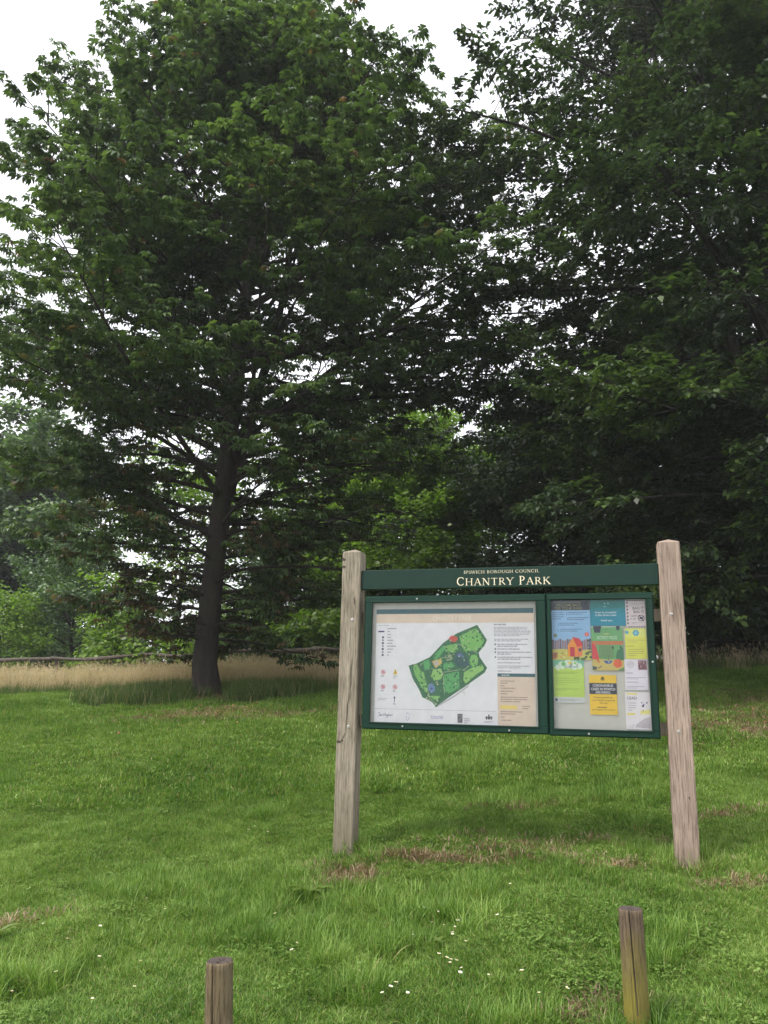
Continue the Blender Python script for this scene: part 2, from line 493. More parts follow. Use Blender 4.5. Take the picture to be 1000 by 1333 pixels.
# taller tussocks on the lawn
tus_t = [blade_mesh('tussock', 60, .07, .06, .16, .0038, .9, M_lawn, 4, 300 + i) for i in range(4)]
x, y = sample_area(9000, 3.0, 9.5, .6, 1.0)
w = value_noise(x, y, 1.3, 21, 3)
bonus = np.exp(-((x + 1.2) / .9) ** 2 - ((y - 5.9) / .5) ** 2) * .22 + np.exp(-((x - 1.9) / .8) ** 2 - ((y - 4.3) / .6) ** 2) * .14 + np.exp(-((x - 2.5) / .6) ** 2 - ((y - 5.2) / .3) ** 2) * .14
keep = (w + bonus) > .665
x, y = x[keep], y[keep]; kp = rng.random(len(x)) > patchmask(x, y); x, y = x[kp], y[kp]
# a skirt of uncut blades round the foot of each post and bollard
for (cx, cy, rr) in ((-.2, 6.2, .14), (2.1, 5.7, .14), (-.585, 3.3, .09), (1.1, 3.7, .09)):
    a = rng.random(26) * 6.283; q = rr + rng.random(26) * .07
    x = np.concatenate([x, cx + q * np.cos(a)]); y = np.concatenate([y, cy + q * np.sin(a)])
s = .6 + .7 * rng.random(len(x))
tag(scatter('grass_tussocks', x, y, ground_z(x, y), rng.random(len(x)) * 6.283, np.full(len(x), .1), s, rng.integers(0, 4, len(x)), tus_t),
    'longer uncut tufts of green grass standing out of the lawn', 'grass')

# long green grass round the chestnut and along the edge of the meadow
long_t = [blade_mesh('long_grass_tuft', 34, .12, .18, .46, .0075, .55, M_long, 4, 400 + i) for i in range(5)]
x1 = rng.normal(-3.3, 1.15, 1500); y1 = rng.normal(14.9, .55, 1500)
k1 = ((x1 + 3.3) / 2.5) ** 2 + ((y1 - 15) / 1.15) ** 2 < .45 + .75 * value_noise(x1, y1, 1.2, 9)
x2, y2 = sample_area(6500, 16.6, 19.5, .62, 1.0)
k2 = (y2 < 18.8) & (y2 + (value_noise(x2, y2, .5, 4) - .5) * 2.4 > 17.4 - .9 * np.exp(-((x2 + .5) / 2.5) ** 2))
x3, y3 = sample_area(420, 18.2, 26, .62, 2.0)
x = np.concatenate([x1[k1], x2[k2], x3]); y = np.concatenate([y1[k1], y2[k2], y3])
kk = ((x + 3.14) ** 2 + (y - 15.0) ** 2 > .10) & ~((np.abs(x + 3.05) < .42) & (y < 15) & (y > 13.6) & (rng.random(len(x)) < .9)); x, y = x[kk], y[kk]
s = .55 + .55 * rng.random(len(x)); s = s * np.where(y > 16.5, .62, 1) * np.where(y > 18.7, 2.0, 1)
tag(scatter('long_grass', x, y, ground_z(x, y), rng.random(len(x)) * 6.283, np.full(len(x), .1), s, rng.integers(0, 5, len(x)), long_t),
    'long dark green grass around the chestnut trunk and along the meadow edge', 'grass')

# dry meadow behind
straw_t = [blade_mesh('meadow_tuft', 26, .22, .35, .72, .0055, .32, M_straw, 4, 500 + i, head=.10) for i in range(5)]
x, y = sample_area(11000, 16.8, 31, .62, 3.0, 1.2)
k = (y + (value_noise(x, y, .45, 14) - .5) * 3.2 > 17.5) & (rng.random(len(x)) > np.clip((x - 2.0) / 3, 0, .93))
x, y = x[k], y[k]; s = (.45 + .65 * rng.random(len(x))) * (.75 + .5 * value_noise(x, y, .8, 31))
tag(scatter('meadow_grass', x, y, ground_z(x, y), rng.random(len(x)) * 6.283, np.full(len(x), .12), s, rng.integers(0, 5, len(x)), straw_t),
    'tall straw coloured meadow grass in seed behind the mown lawn', 'meadow grass')

# clover and other broad leaves growing through the turf
def clover_mesh(seed):
    g = np.random.default_rng(seed); V = []; T = []
    for i in range(26):
        cx, cy = g.normal(0, .05, 2); z = .018 + .022 * g.random(); a0 = g.random() * 6.28; L = .007 + .006 * g.random(); t = g.random()
        for q in range(3):
            a = a0 + q * 2.094; d = np.array([math.cos(a), math.sin(a), g.normal(0, .25)]); sd = np.array([-math.sin(a), math.cos(a), g.normal(0, .2)])
            p = np.array([cx, cy, z]); V += [p, p + d * L * .6 - sd * L * .5, p + d * L * 1.05, p + d * L * .6 + sd * L * .5]; T += [t] * 4
    return mesh_np('clover_tuft', np.array(V), np.arange(len(V)), np.full(len(V) // 4, 4), mats=[M_clover], attrs={'tint': T})
M_clover = grass_mat('clover_leaves', [(0, (.06, .12, .018)), (.5, (.105, .19, .030)), (1, (.19, .28, .07))])
x, y = sample_area(16000, 2.4, 8.5, .6, 1.0)
k = (value_noise(x, y, 1.6, 41, 3) > .63) & (rng.random(len(x)) < .2)
x, y = x[k], y[k]; s = .8 + .6 * rng.random(len(x))
tag(scatter('clover', x, y, ground_z(x, y), rng.random(len(x)) * 6.283, np.full(len(x), .1), s, rng.integers(0, 3, len(x)), [clover_mesh(i) for i in range(3)]),
    'patches of clover leaves mixed into the lawn in the foreground', 'clover')

# straw and dead leaves in the bare patches
th_t = [blade_mesh('straw_bits', 16, .07, .02, .07, .005, .3, M_thatch, 2, 600 + i, flat=1) for i in range(4)]
X = []; Y = []
for (cx, cy, rx, ry, st) in PATCH:
    n = int(520 * rx * ry * 3.2 * st) + 8
    n = min(n, 900)
    X.append(cx + rng.normal(0, rx * .62, n)); Y.append(cy + rng.normal(0, ry * .62, n))
x = np.concatenate(X); y = np.concatenate(Y)
s = .7 + .7 * rng.random(len(x))
tag(scatter('straw_litter', x, y, ground_z(x, y) + .012 + .02 * rng.random(len(x)), rng.random(len(x)) * 6.283, np.full(len(x), .25), s, rng.integers(0, 4, len(x)), th_t),
    'dry straw and cut grass lying in the bare patches of the lawn', 'straw')

# ------------------------------------------------------------------ tubes
def tube(poly, radii, n, VV, FF, TT, off):
    P = np.asarray(poly, float); K = len(P)
    T = np.gradient(P, axis=0); T /= np.linalg.norm(T, axis=1, keepdims=True) + 1e-9
    ref = np.array([0, 0, 1.]) if abs(T[0][2]) < .8 else np.array([1., 0, 0])
    U = np.cross(T, ref); U /= np.linalg.norm(U, axis=1, keepdims=True) + 1e-9
    W = np.cross(T, U)
    a = np.arange(n) * 2 * PI / n
    ring = P[:, None] + (U[:, None] * np.cos(a)[None, :, None] + W[:, None] * np.sin(a)[None, :, None]) * np.asarray(radii)[:, None, None]
    VV.append(ring.reshape(-1, 3))
    k = np.arange(K - 1)[:, None] * n; i = np.arange(n)[None]
    f = np.stack([k + i, k + (i + 1) % n, k + n + (i + 1) % n, k + n + i], -1).reshape(-1, 4) + off
    FF.append(f)
    return off + K * n

def unit(v): return v / (np.linalg.norm(v) + 1e-9)

def bend_path(g, start, d, L, segs, up=0.0, wob=.12):
    p = [np.array(start, float)]; d = unit(np.array(d, float)); s = L / segs
    for k in range(segs):
        d = unit(d + np.array([0, 0, up / segs]) + g.normal(0, wob, 3) / math.sqrt(segs))
        p.append(p[-1] + d * s)
    return np.array(p)

def side_k(P):   # upper crowns are a little tighter where the two big trees meet
    return np.where((P[:, 0] > 0) & (P[:, 2] > 12), 1.15, 1.0) * np.where((P[:, 0] > 0) & (P[:, 2] > 5) & (P[:, 2] < 12), .85, 1.0) * np.where((P[:, 0] < 0) & (P[:, 2] > 12.5), 1.25, 1.0)

def grow(seed, height, r0, env, nl, t0=.12, elev=(5, 65), top_pow=1.0, sec=10, ter=5, lean=(0, 0), trunk_top=.9,
         droop=-.35, sec_len=.38, ter_len=.7, forks=(), wob=.05, bias=1.0, epow=1.2, shape=None):
    """branch skeleton; returns tubes per class and leaf carriers (pos, dir)"""
    g = np.random.default_rng(seed)
    K = 22
    t = np.linspace(0, 1, K)
    tr = np.stack([lean[0] * t + .12 * np.sin(t * 5 + seed), lean[1] * t + .10 * np.sin(t * 4 + 2 * seed), t * height * trunk_top], -1)
    tr[0, :2] = 0; tr[:, 0] -= tr[0, 0]
    rr = r0 * ((1 - t) ** .8 * .93 + .07) * (1 + .26 * np.exp(-t * 30))
    trunks = [(tr, rr)]
    for (ft, az, el, fl) in forks:          # big co-dominant stems
        i = int(ft * (K - 1)); d = np.array([math.cos(az) * math.cos(el), math.sin(az) * math.cos(el), math.sin(el)])
        pth = bend_path(g, tr[i], d, fl, 14, up=.5, wob=.08)
        trunks.append((pth, rr[i] * .72 * (np.linspace(1, 0, 15) ** .8 * .92 + .08)))
    limbs, secs, ters, carr = [], [], [], []
    ga = g.random() * 6.28
    for i in range(nl):
        f = (i + .5) / nl
        tf = t0 + (1 - t0) * f ** bias
        which = trunks[0] if (not forks or g.random() < .5) else trunks[g.integers(1, len(trunks))]
        P, RR = which
        z = tf * height
        zi = np.clip(np.searchsorted(P[:, 2], z), 1, len(P) - 1)
        if z > P[-1, 2]:
            base = P[-1]; rb = RR[-1]
        elif z < P[0, 2]:
            P, RR = trunks[0]; zi = np.clip(np.searchsorted(P[:, 2], z), 1, len(P) - 1)
            w = (z - P[zi - 1, 2]) / (P[zi, 2] - P[zi - 1, 2] + 1e-9); base = P[zi - 1] * (1 - w) + P[zi] * w; rb = RR[zi]
        else:
            w = (z - P[zi - 1, 2]) / (P[zi, 2] - P[zi - 1, 2] + 1e-9); base = P[zi - 1] * (1 - w) + P[zi] * w; rb = RR[zi]
        ga += 2.399 + g.normal(0, .25)
        el = R(elev[0] + (elev[1] - elev[0]) * tf ** epow + g.normal(0, 7))
        off = math.hypot(base[0] - tr[0, 0], base[1] - tr[0, 1])
        Lr = env(tf, ga) * (.78 + .34 * g.random())
        L = max(.6, Lr / max(.45, math.cos(el)) * (.9 if off < 1 else .75))
        L = min(L, Lr * 1.7 + .5)
        d = (math.cos(ga) * math.cos(el), math.sin(ga) * math.cos(el), math.sin(el))
        path = bend_path(g, base, d, L, 9, up=droop * (1 - tf * .6), wob=.16)
        if shape:      # the crown's own outline: stop a limb where it would leave it
            rad = np.hypot((path[:, 0] - lean[0] * path[:, 2] / height) * side_k(path), path[:, 1] * np.where(path[:, 1] < 0, np.where(path[:, 2] > 8, 1.75, 1.45), 1)); lim = np.interp(path[:, 2], *shape) * (.78 + .18 * math.sin(ga * 3 + tf * 20) ** 2)
            bad = np.nonzero(rad > lim)[0]; bad = bad[bad > 2]
            if len(bad):
                kcut = bad[0]; w_ = np.linspace(0, kcut - .5, 10); i0 = np.minimum(w_.astype(int), 8); fr0 = (w_ - i0)[:, None]
                path = path[i0] * (1 - fr0) + path[i0 + 1] * fr0; L = L * kcut / 9
        rl = min(rb * .5, .0095 * L + .008)
        limbs.append((path, rl * (np.linspace(1, 0, 10) ** .9 * .9 + .1)))
        ns = max(4, int(sec * L / 5))
        for j in range(ns):
            u = .18 + .82 * (j + g.random() * .6) / ns; u = min(u, .99)
            q = u * 9; qi = min(8, int(q)); b0 = path[qi] * (1 - (q - qi)) + path[qi + 1] * (q - qi)
            ax = unit(path[qi + 1] - path[qi])
            side = unit(np.cross(ax, [0, 0, 1])) * (1 if j % 2 else -1)
            dd = unit(ax * (.75 + .4 * g.random()) + side * (.9) + np.array([0, 0, g.normal(.12, .28)]))
            l2 = sec_len * L * (1 - u * .72) * (.7 + .6 * g.random()) + .35
            l2 = min(l2, 2.4)
            p2 = bend_path(g, b0, dd, l2, 5, up=-.12, wob=.2)
            secs.append((p2, (.006 * l2 + .004) * (np.linspace(1, .25, 6))))
            nt_ = max(3, int(ter * l2 / 1.2))
            for k in range(nt_):
                u2 = .15 + .85 * (k + g.random() * .5) / nt_
                q2 = min(u2, .99) * 5; qj = min(4, int(q2)); b1 = p2[qj] * (1 - (q2 - qj)) + p2[qj + 1] * (q2 - qj)
                ax2 = unit(p2[qj + 1] - p2[qj]); sd = unit(np.cross(ax2, [0, 0, 1])) * (1 if k % 2 else -1)
                d3 = unit(ax2 * .8 + sd * (.5 + .6 * g.random()) + np.array([0, 0, g.normal(.05, .3)]))
                l3 = ter_len * (.5 + .6 * g.random()) * (1 - .35 * u2)
                p3 = bend_path(g, b1, d3, l3, 2, up=-.05, wob=.15)
                ters.append((p3, np.array([.004, .003, .002])))
                carr.append((p3[0], p3[1], p3[2], tf))
            carr.append((p2[-3], p2[-2], p2[-1], tf))
        carr.append((path[-3], path[-2], path[-1], tf))
    CC = np.array([[*c[0], *c[1], *c[2], c[3]] for c in carr])
    if shape:
        def ok(P): return np.hypot((P[:, 0] - lean[0] * P[:, 2] / height) * side_k(P), P[:, 1] * np.where(P[:, 1] < 0, np.where(P[:, 2] > 8, 1.75, 1.45), 1)) < np.interp(P[:, 2], *shape) * (.92 + .24 * noise3(P, .8, seed))
        CC = CC[ok(CC[:, 6:9])]
        ters = [t_ for t_, o_ in zip(ters, ok(np.array([t_[0][-1] for t_ in ters]))) if o_]
        secs = [t_ for t_, o_ in zip(secs, ok(np.array([t_[0][-1] for t_ in secs]) * .97)) if o_]
    return trunks, limbs, secs, ters, CC

def tubes_mesh(name, sets, mat):
    VV, FF, off = [], [], 0
    for items, n in sets:
        for (p, r) in items: off = tube(p, r, n, VV, FF, None, off)
    V = np.vstack(VV); F = np.vstack(FF)
    return mesh_np(name, V, F, np.full(len(F), 4), mats=[mat], smooth=True)

def rot_frame(d, nrm):
    """orthonormal frames: d forward (N,3), nrm approx normal"""
    d = d / (np.linalg.norm(d, axis=1, keepdims=True) + 1e-9)
    s = np.cross(d, nrm); s /= np.linalg.norm(s, axis=1, keepdims=True) + 1e-9
    n = np.cross(s, d)
    return d, s, n

def kites(base, fwd, side, nrm, L, W, droop, mat, tint, dry, name, wide=.62):
    """one kite-shaped folded blade per row"""
    n = len(base)
    L = L[:, None]; W = W[:, None]; dr = droop[:, None]
    mid = base + fwd * L * wide - nrm * dr * L * .25
    tip = base + fwd * L - nrm * dr * L
    l = mid + side * W * .5 + nrm * L * .06
    r = mid - side * W * .5 + nrm * L * .06
    V = np.stack([base, r, tip, l], 1).reshape(-1, 3)
    F = np.arange(n * 4)
    return mesh_np(name, V, F, np.full(n, 4), mats=[mat], attrs={'tint': np.repeat(tint, 4), 'dry': np.repeat(dry, 4)})

def chestnut_leaves(g, C, per, size, mat, name, dryf, nleaf=6):
    """palmate leaves hanging on short stalks round each twig"""
    n = len(C) * per
    idx = np.repeat(np.arange(len(C)), per)
    u = np.tile(np.linspace(.35, 1.0, per), len(C)) + g.normal(0, .05, n); u = np.clip(u, 0, 1)
    A, B, D = C[idx, :3], C[idx, 3:6], C[idx, 6:9]
    p = np.where(u[:, None] < .5, A + (B - A) * (u * 2)[:, None], B + (D - B) * (u * 2 - 1)[:, None])
    az = g.random(n) * 2 * PI
    out_ = np.stack([np.cos(az), np.sin(az), g.normal(.0, .25, n)], -1)
    ax = D - A; ax /= np.linalg.norm(ax, axis=1, keepdims=True) + 1e-9
    out_ = out_ + ax * .8; out_ /= np.linalg.norm(out_, axis=1, keepdims=True)
    pet = size * (.35 + .5 * g.random(n))
    c = p + out_ * pet[:, None]
    nr = np.stack([g.normal(0, .33, n), g.normal(0, .33, n), np.ones(n)], -1)
    hd = np.stack([out_[:, 0], out_[:, 1], np.zeros(n)], -1)
    d, s, nn = rot_frame(hd + 1e-4, nr)
    sz = size * (.7 + .5 * g.random(n))
    tint = g.random(n); dry = dryf(c, g)
    ang = np.array([0, .75, -.75, 1.5, -1.5, 2.3, -2.3][:nleaf])
    ln = np.array([1, .95, .95, .74, .74, .5, .5][:nleaf])
    k = len(ang)
    rep = lambda a: np.repeat(a, k, axis=0)
    an = np.tile(ang, n)[:, None] + g.normal(0, .1, (n * k, 1)); lk = np.tile(ln, n)
    fw = rep(d) * np.cos(an) + rep(s) * np.sin(an)
    sd = -rep(d) * np.sin(an) + rep(s) * np.cos(an)
    LL = rep(sz) * lk
    drp = .35 + .5 * np.abs(g.normal(0, .5, n))
    return kites(rep(c), fw, sd, rep(nn), LL, LL * .45, rep(drp), mat, np.clip(rep(tint) + g.normal(0, .08, n * k), 0, 1), rep(dry), name, .64)

def simple_leaves(g, C, per, size, mat, name, dryf=None, flat=.35, aspect=.62, spread=.05):
    n = len(C) * per
    idx = np.repeat(np.arange(len(C)), per)
    u = np.tile(np.linspace(.05, 1.0, per), len(C)) + g.normal(0, .04, n); u = np.clip(u, 0, 1)
    A, B, D = C[idx, :3], C[idx, 3:6], C[idx, 6:9]
    p = np.where(u[:, None] < .5, A + (B - A) * (u * 2)[:, None], B + (D - B) * (u * 2 - 1)[:, None])
    p = p + g.normal(0, spread, (n, 3))
    ax = D - A; ax /= np.linalg.norm(ax, axis=1, keepdims=True) + 1e-9
    sgn = np.where(np.arange(n) % 2 == 0, 1., -1.)[:, None]
    sd0 = np.cross(ax, np.array([0, 0, 1.])); sd0 /= np.linalg.norm(sd0, axis=1, keepdims=True) + 1e-9
    fw = ax * .7 + sd0 * sgn * .8 + g.normal(0, .3, (n, 3)); fw[:, 2] -= .12
    nr = np.stack([g.normal(0, flat, n), g.normal(0, flat, n), np.ones(n)], -1)
    d, s, nn = rot_frame(fw, nr)
    sz = size * (.65 + .6 * g.random(n))
    dry = dryf(p, g) if dryf else np.zeros(n)
    return kites(p, d, s, nn, sz, sz * aspect, .15 + .3 * g.random(n), mat, g.random(n), dry, name, .48)

M_bark_dark = bark_mat('chestnut_bark', (.010, .007, .005), (.034, .025, .019), (.024, .027, .012))
M_bark_grey = bark_mat('beech_bark', (.009, .007, .006), (.03, .025, .02), (.02, .025, .012))
M_twig = simple('twig_bark', (.05, .038, .028), .9)

M_chest = leaf_mat('horse_chestnut_leaves', [(0, (.034, .056, .026)), (.4, (.056, .092, .038)), (.72, (.088, .138, .050)), (1, (.15, .21, .072))], dry=(.15, .08, .05), transl=.30, rough=.42, spec=.55, clump=.45)
M_beech = leaf_mat('beech_leaves', [(0, (.024, .038, .022)), (.45, (.037, .060, .031)), (.75, (.056, .088, .040)), (1, (.10, .14, .052))], dry=(.085, .135, .034), transl=.26, rough=.42, clump=.35)
M_dark = leaf_mat('dark_foliage', [(0, (.014, .028, .012)), (.5, (.028, .052, .020)), (1, (.055, .09, .03))], transl=.2, clump=.6)
M_bright = leaf_mat('bright_green_leaves', [(0, (.07, .12, .020)), (.5, (.13, .22, .032)), (1, (.22, .32, .06))], transl=.4, clump=.6)
M_mid = leaf_mat('mid_green_leaves', [(0, (.040, .076, .026)), (.5, (.078, .138, .040)), (1, (.14, .22, .065))], transl=.3, clump=.4)
M_blue = leaf_mat('blue_green_leaves', [(0, (.042, .080, .034)), (.5, (.074, .134, .050)), (1, (.13, .21, .075))], transl=.25, clump=.6)

def tree(name, label, cat, x, y, mats, leafargs, growargs, group=None, twigs=True, sink=.1):
    z = gz(x, y) - sink
    root = empty(name, (x, y, z)); tag(root, label, cat, group)
    trunks, limbs, secs, ters, C = grow(**growargs)
    bark, leafm = mats
    link('trunk', tubes_mesh('trunk', [(trunks, 14)], bark), root)
    sets = [(limbs, 7), (secs, 4)]
    if twigs: sets.append((ters, 3))
    link('branches', tubes_mesh('branches', sets, bark), root)
    link('crown', leafargs(np.random.default_rng(growargs['seed'] + 50), C, leafm), root)
    return root

# ---- the horse chestnut on the left
def env_chest(t, az):
    e = np.interp(t, [0, .08, .14, .2, .3, .45, .6, .75, .88, 1.0], [1.8, 2.5, 3.6, 5.4, 7.0, 7.8, 7.4, 6.4, 4.4, 1.0])
    return e * (1 + .10 * math.sin(az * 2 + t * 9))
def open_foot(C, g):   # the bole stands clear below the first big boughs
    x, y, z = C[:, 6], C[:, 7], C[:, 8]
    clear = (x > -.45) & (x < .65) & (y < .2) & (z < 4.3) & (z > .6)
    thin = (x > 1.6) & (z < 4.2) & (g.random(len(C)) < .55)
    return C[~(clear | thin)]
def dry_chest(c, g):
    lowness = np.clip((5.2 - c[:, 2]) / 3.5, 0, 1)
    nz = value_noise(c[:, 0] * 1 + c[:, 2], c[:, 1] - c[:, 2] * .7, 1.1, 2, 2)
    left = np.clip(.75 - c[:, 0] * .12, .25, 1)
    return np.clip((g.random(len(c)) < (.012 + .75 * lowness * left * np.clip((nz - .35) * 3, 0, 1))) * (.45 + .55 * g.random(len(c))), 0, 1)
tree('horse_chestnut_tree', 'large horse chestnut on the left with palmate leaves, lower ones browning', 'tree', -3.14, 15.0,
     (M_bark_dark, M_chest),
     lambda g, C, m: chestnut_leaves(g, open_foot(clumped(C, .75, .27, 3), g), 7, .138, m, 'crown', dry_chest),
     dict(seed=11, height=17.0, r0=.225, shape=([0, 1.5, 3, 5, 8, 11, 12.5, 14.0, 15.0, 16.0, 17.0], [1.7, 2.5, 4.0, 5.6, 7.2, 7.1, 5.9, 3.6, 2.1, 1.1, .4]), env=env_chest, nl=150, t0=.065, elev=(-2, 62), sec=12, ter=5, bias=1.2, epow=.75, lean=(.15, 0), trunk_top=.86,
          droop=-.35, forks=((.25, .3, 1.32, 8.0), (.42, 2.8, 1.25, 5.5))))

# ---- the beech on the right
def env_beech(t, az):
    e = np.interp(t, [0, .1, .2, .4, .6, .8, 1.0], [4.2, 5.4, 6.8, 7.6, 6.8, 4.8, 1.5])
    return e * (1 + .12 * math.sin(az * 3 + t * 7))
def dry_beech(c, g):
    nz = value_noise(c[:, 0] + c[:, 2] * .6, c[:, 1] + c[:, 2] * .5, .5, 6, 2)
    return (nz > .66) * (g.random(len(c)) < .5) * .8
tree('beech_tree', 'tall dark beech with several ascending stems at the right edge', 'tree', 7.0, 13.0,
     (M_bark_grey, M_beech),
     lambda g, C, m: simple_leaves(g, clumped(C, .62, .34, 8), 31, .112, m, 'crown', dry_beech, spread=.04, flat=.28),
     dict(seed=23, height=21.0, r0=.25, shape=([0, 2, 8, 11, 12.7, 14.5, 18, 21], [5.0, 5.9, 7.0, 6.5, 5.0, 3.6, 2.9, 1.5]), env=env_beech, nl=185, epow=.9, t0=.09, elev=(-6, 52), sec=12, ter=6, lean=(-.3, .2), trunk_top=.9,
          droop=-.42, forks=((.14, 2.6, 1.44, 13.0), (.18, .6, 1.3, 13.0))))

def bush_env(r, low=.9):
    def f(t, az): return r * np.interp(t, [0, .25, .55, .85, 1], [low, 1, .95, .6, .2]) * (1 + .12 * math.sin(az * 3 + t * 5))
    return f

def generic(name, label, x, y, h, r, leafm, seed, size=.17, per=12, nl=42, sec=8, ter=4, cat='tree', bark=None, flat=1.1, t0=.05, low=.9, elev=(10, 60), group='trees and shrubs beyond the meadow', r0=None):
    return tree(name, label, cat, x, y, (bark or M_bark_grey, leafm),
                lambda g, C, m: simple_leaves(g, clumped(C, .8, .25, seed), int(per * 1.6), size, m, 'crown', None, flat=flat, spread=size * .9),
                dict(seed=seed, height=h, r0=r0 or .018 * h + .03, env=bush_env(r, low), nl=nl, t0=t0, elev=elev, sec=sec, ter=ter), group=group, twigs=False)

generic('broadleaf_tree', 'tall mid green tree at the left edge beyond the rail', -19.5, 38, 10.4, 6.3, M_mid, 31, .27, 22, 64, 9, 5)
generic('bushy_shrub', 'rounded blue green shrub beyond the rail below the tall left tree', -10.6, 27.5, 3.9, 2.6, M_blue, 32, .12, 16, 40, 9, 5, cat='shrub')
generic('sapling', 'pale yellow green sapling at the left edge of the meadow', -11.7, 25.0, 2.6, 1.1, M_bright, 33, .12, 9, 26, 6, 4, cat='sapling')
generic('leafy_shrub', 'low bright green shrub just behind the rail left of the chestnut', -8.1, 24.6, 1.9, 1.0, M_bright, 34, .13, 9, 24, 6, 4, cat='shrub')
generic('maple_tree', 'light green tree seen through the low branches left of the chestnut trunk', -6.2, 24.5, 6.0, 2.5, M_bright, 35, .16, 9, 40, 8, 4)
generic('pale_tree', 'pale blue green tree far behind the chestnut trunk', -5.0, 46, 7.0, 4.2, M_blue, 36, .24, 12, 44, 8, 4)
generic('hazel_tree', 'bright green spreading tree behind the left post of the noticeboard', .4, 28.0, 7.0, 5.2, M_bright, 37, .17, 22, 64, 10, 5)
generic('willow_tree', 'grey green tree standing between the bright tree and the dark yews', 5.4, 38.0, 10.2, 3.0, M_blue, 38, .18, 12, 50, 8, 4)
generic('yew_tree', 'very dark yew behind the middle of the noticeboard', 5.2, 23.0, 6.6, 3.4, M_dark, 41, .17, 24, 60, 10, 5)
generic('yew_tree', 'very dark tall yew behind the right post of the noticeboard', 8.8, 22.0, 8.8, 4.0, M_dark, 42, .17, 24, 70, 10, 5)
generic('yew_tree', 'dark yew at the far right edge behind the beech trunk', 13.6, 22.5, 8.6, 4.4, M_dark, 43, .17, 22, 60, 10, 5)
generic('thorn_bush', 'dark low bush at the foot of the bright tree behind the left post', -.9, 26.0, 2.3, 1.9, M_mid, 44, .12, 14, 36, 8, 4, cat='shrub')
generic('elder_bush', 'dark green bush right of the chestnut trunk behind the rail', -3.6, 27.0, 3.2, 2.0, M_mid, 45, .13, 14, 36, 8, 4, cat='shrub')

# far wood: clumps of foliage along the skyline, too far to count
def far_wood():
    g = np.random.default_rng(91)
    P = []
    for i in range(60):
        cx = -60 + i * 2.4 + g.normal(0, .6); cy = 58 + g.normal(0, 3.5); hh = 3.4 + 1.6 * g.random() + (2.5 if cx < -25 or cx > 14 else 0)
        n = 900
        v = g.normal(0, 1, (n, 3)); v /= np.linalg.norm(v, axis=1, keepdims=True); v *= (g.random((n, 1)) ** .25)
        lump = 1 + .25 * np.sin(v[:, :1] * 5 + i) * np.cos(v[:, 1:2] * 4)
        P.append(np.array([cx, cy, gz(cx, cy) + hh * .5]) + v * np.array([2.4, 2.0, hh * .55]) * lump)
    p = np.vstack(P); n = len(p)
    fw = g.normal(0, 1, (n, 3)); nr = g.normal(0, .7, (n, 3)) + [0, 0, 1]
    d, s, nn = rot_frame(fw, nr); sz = .35 + .3 * g.random(n)
    me = kites(p, d, s, nn, sz, sz * .7, np.full(n, .2), M_mid, g.random(n), np.zeros(n), 'far_wood', .5)
    tag(link('far_wood', me), 'low line of distant woodland closing the view behind the meadow', 'woodland', kind='stuff')
far_wood()

# ------------------------------------------------------------------ rustic rail fence
M_rail = wood_mat('grey_rustic_timber', (.06, .05, .04), (.15, .13, .105), (.07, .06, .05), (.08, .10, .04), .5, (14, 14, 14), .3)
fence = empty('rail_fence', (-10.5, 22, gz(-10.5, 22)))
tag(fence, 'low rustic fence of one round rail on short posts along the meadow', 'fence')
g = np.random.default_rng(5)
fx = np.arange(-13.5, 5.6, 2.35)
def fl(x, y, z): return (x + 10.5, y - 22, z - gz(-10.5, 22))
for i in range(len(fx) - 1):
    xa, xb = fx[i] - .12, fx[i + 1] + .12
    n = 12; t = np.linspace(0, 1, n)
    ph = g.random() * 6
    X = xa + (xb - xa) * t; Yy = 22 + .05 * np.sin(t * 4 + ph) + (.05 if i % 2 else -.05)
    base = gz(xa, 22) * (1 - t) + gz(xb, 22) * t
    Z = base + .84 + .035 * np.sin(t * 5 + ph) - .03 * np.sin(t * PI)
    VV, FF = [], []
    tube(np.array([fl(a, b_, c_) for a, b_, c_ in zip(X, Yy, Z)]), .052 + .008 * np.sin(t * 9 + ph), 9, VV, FF, None, 0)
    me = mesh_np('rail', VV[0], FF[0], np.full(len(FF[0]), 4), mats=[M_rail], smooth=True)
    link('rail', me, fence)
for xx in fx:
    zb = gz(xx, 22)
    pth = np.array([fl(xx, 22, zb - .1), fl(xx + .01, 22.01, zb + .35), fl(xx + .02, 22, zb + .80)])
    VV, FF = [], []
    tube(pth, np.array([.06, .055, .05]), 9, VV, FF, None, 0)
    link('post', mesh_np('post', VV[0], FF[0], np.full(len(FF[0]), 4), mats=[M_rail], smooth=True), fence)

# ------------------------------------------------------------------ NOTICEBOARD
SIGN = (-.2347, 6.3, .46); YAW = -R(15.953)
M_oak_l = wood_mat('weathered_oak_grey', (.165, .14, .105), (.33, .285, .22), (.10, .08, .058), (.10, .088, .045), .55, (30, 30, .9), .55)
M_oak_r = wood_mat('weathered_oak_pink', (.24, .18, .145), (.38, .29, .235), (.165, .12, .095), (.13, .108, .062), .35, (26, 26, .8), .5)
M_green = simple('dark_green_paint', lin(0, 40, 29), .45, 0, .3)
M_green2 = simple('dark_green_powder_coat', lin(0, 43, 31), .42, 0, .3)
M_gold = simple('cream_lettering', (.80, .70, .50), .5)
M_backing = simple('cabinet_lining', (.60, .57, .52), .7)
M_steel = simple('steel_bolt', (.6, .58, .55), .35, 1.0)
M_knot = simple('knot_wood', (.05, .038, .028), .9)

sign = empty('park_noticeboard', SIGN, YAW)
tag(sign, 'dark green park noticeboard with two glazed cabinets between weathered timber posts', 'noticeboard')
SM = Matrix.Translation(SIGN) @ Matrix.Rotation(YAW, 4, 'Z')

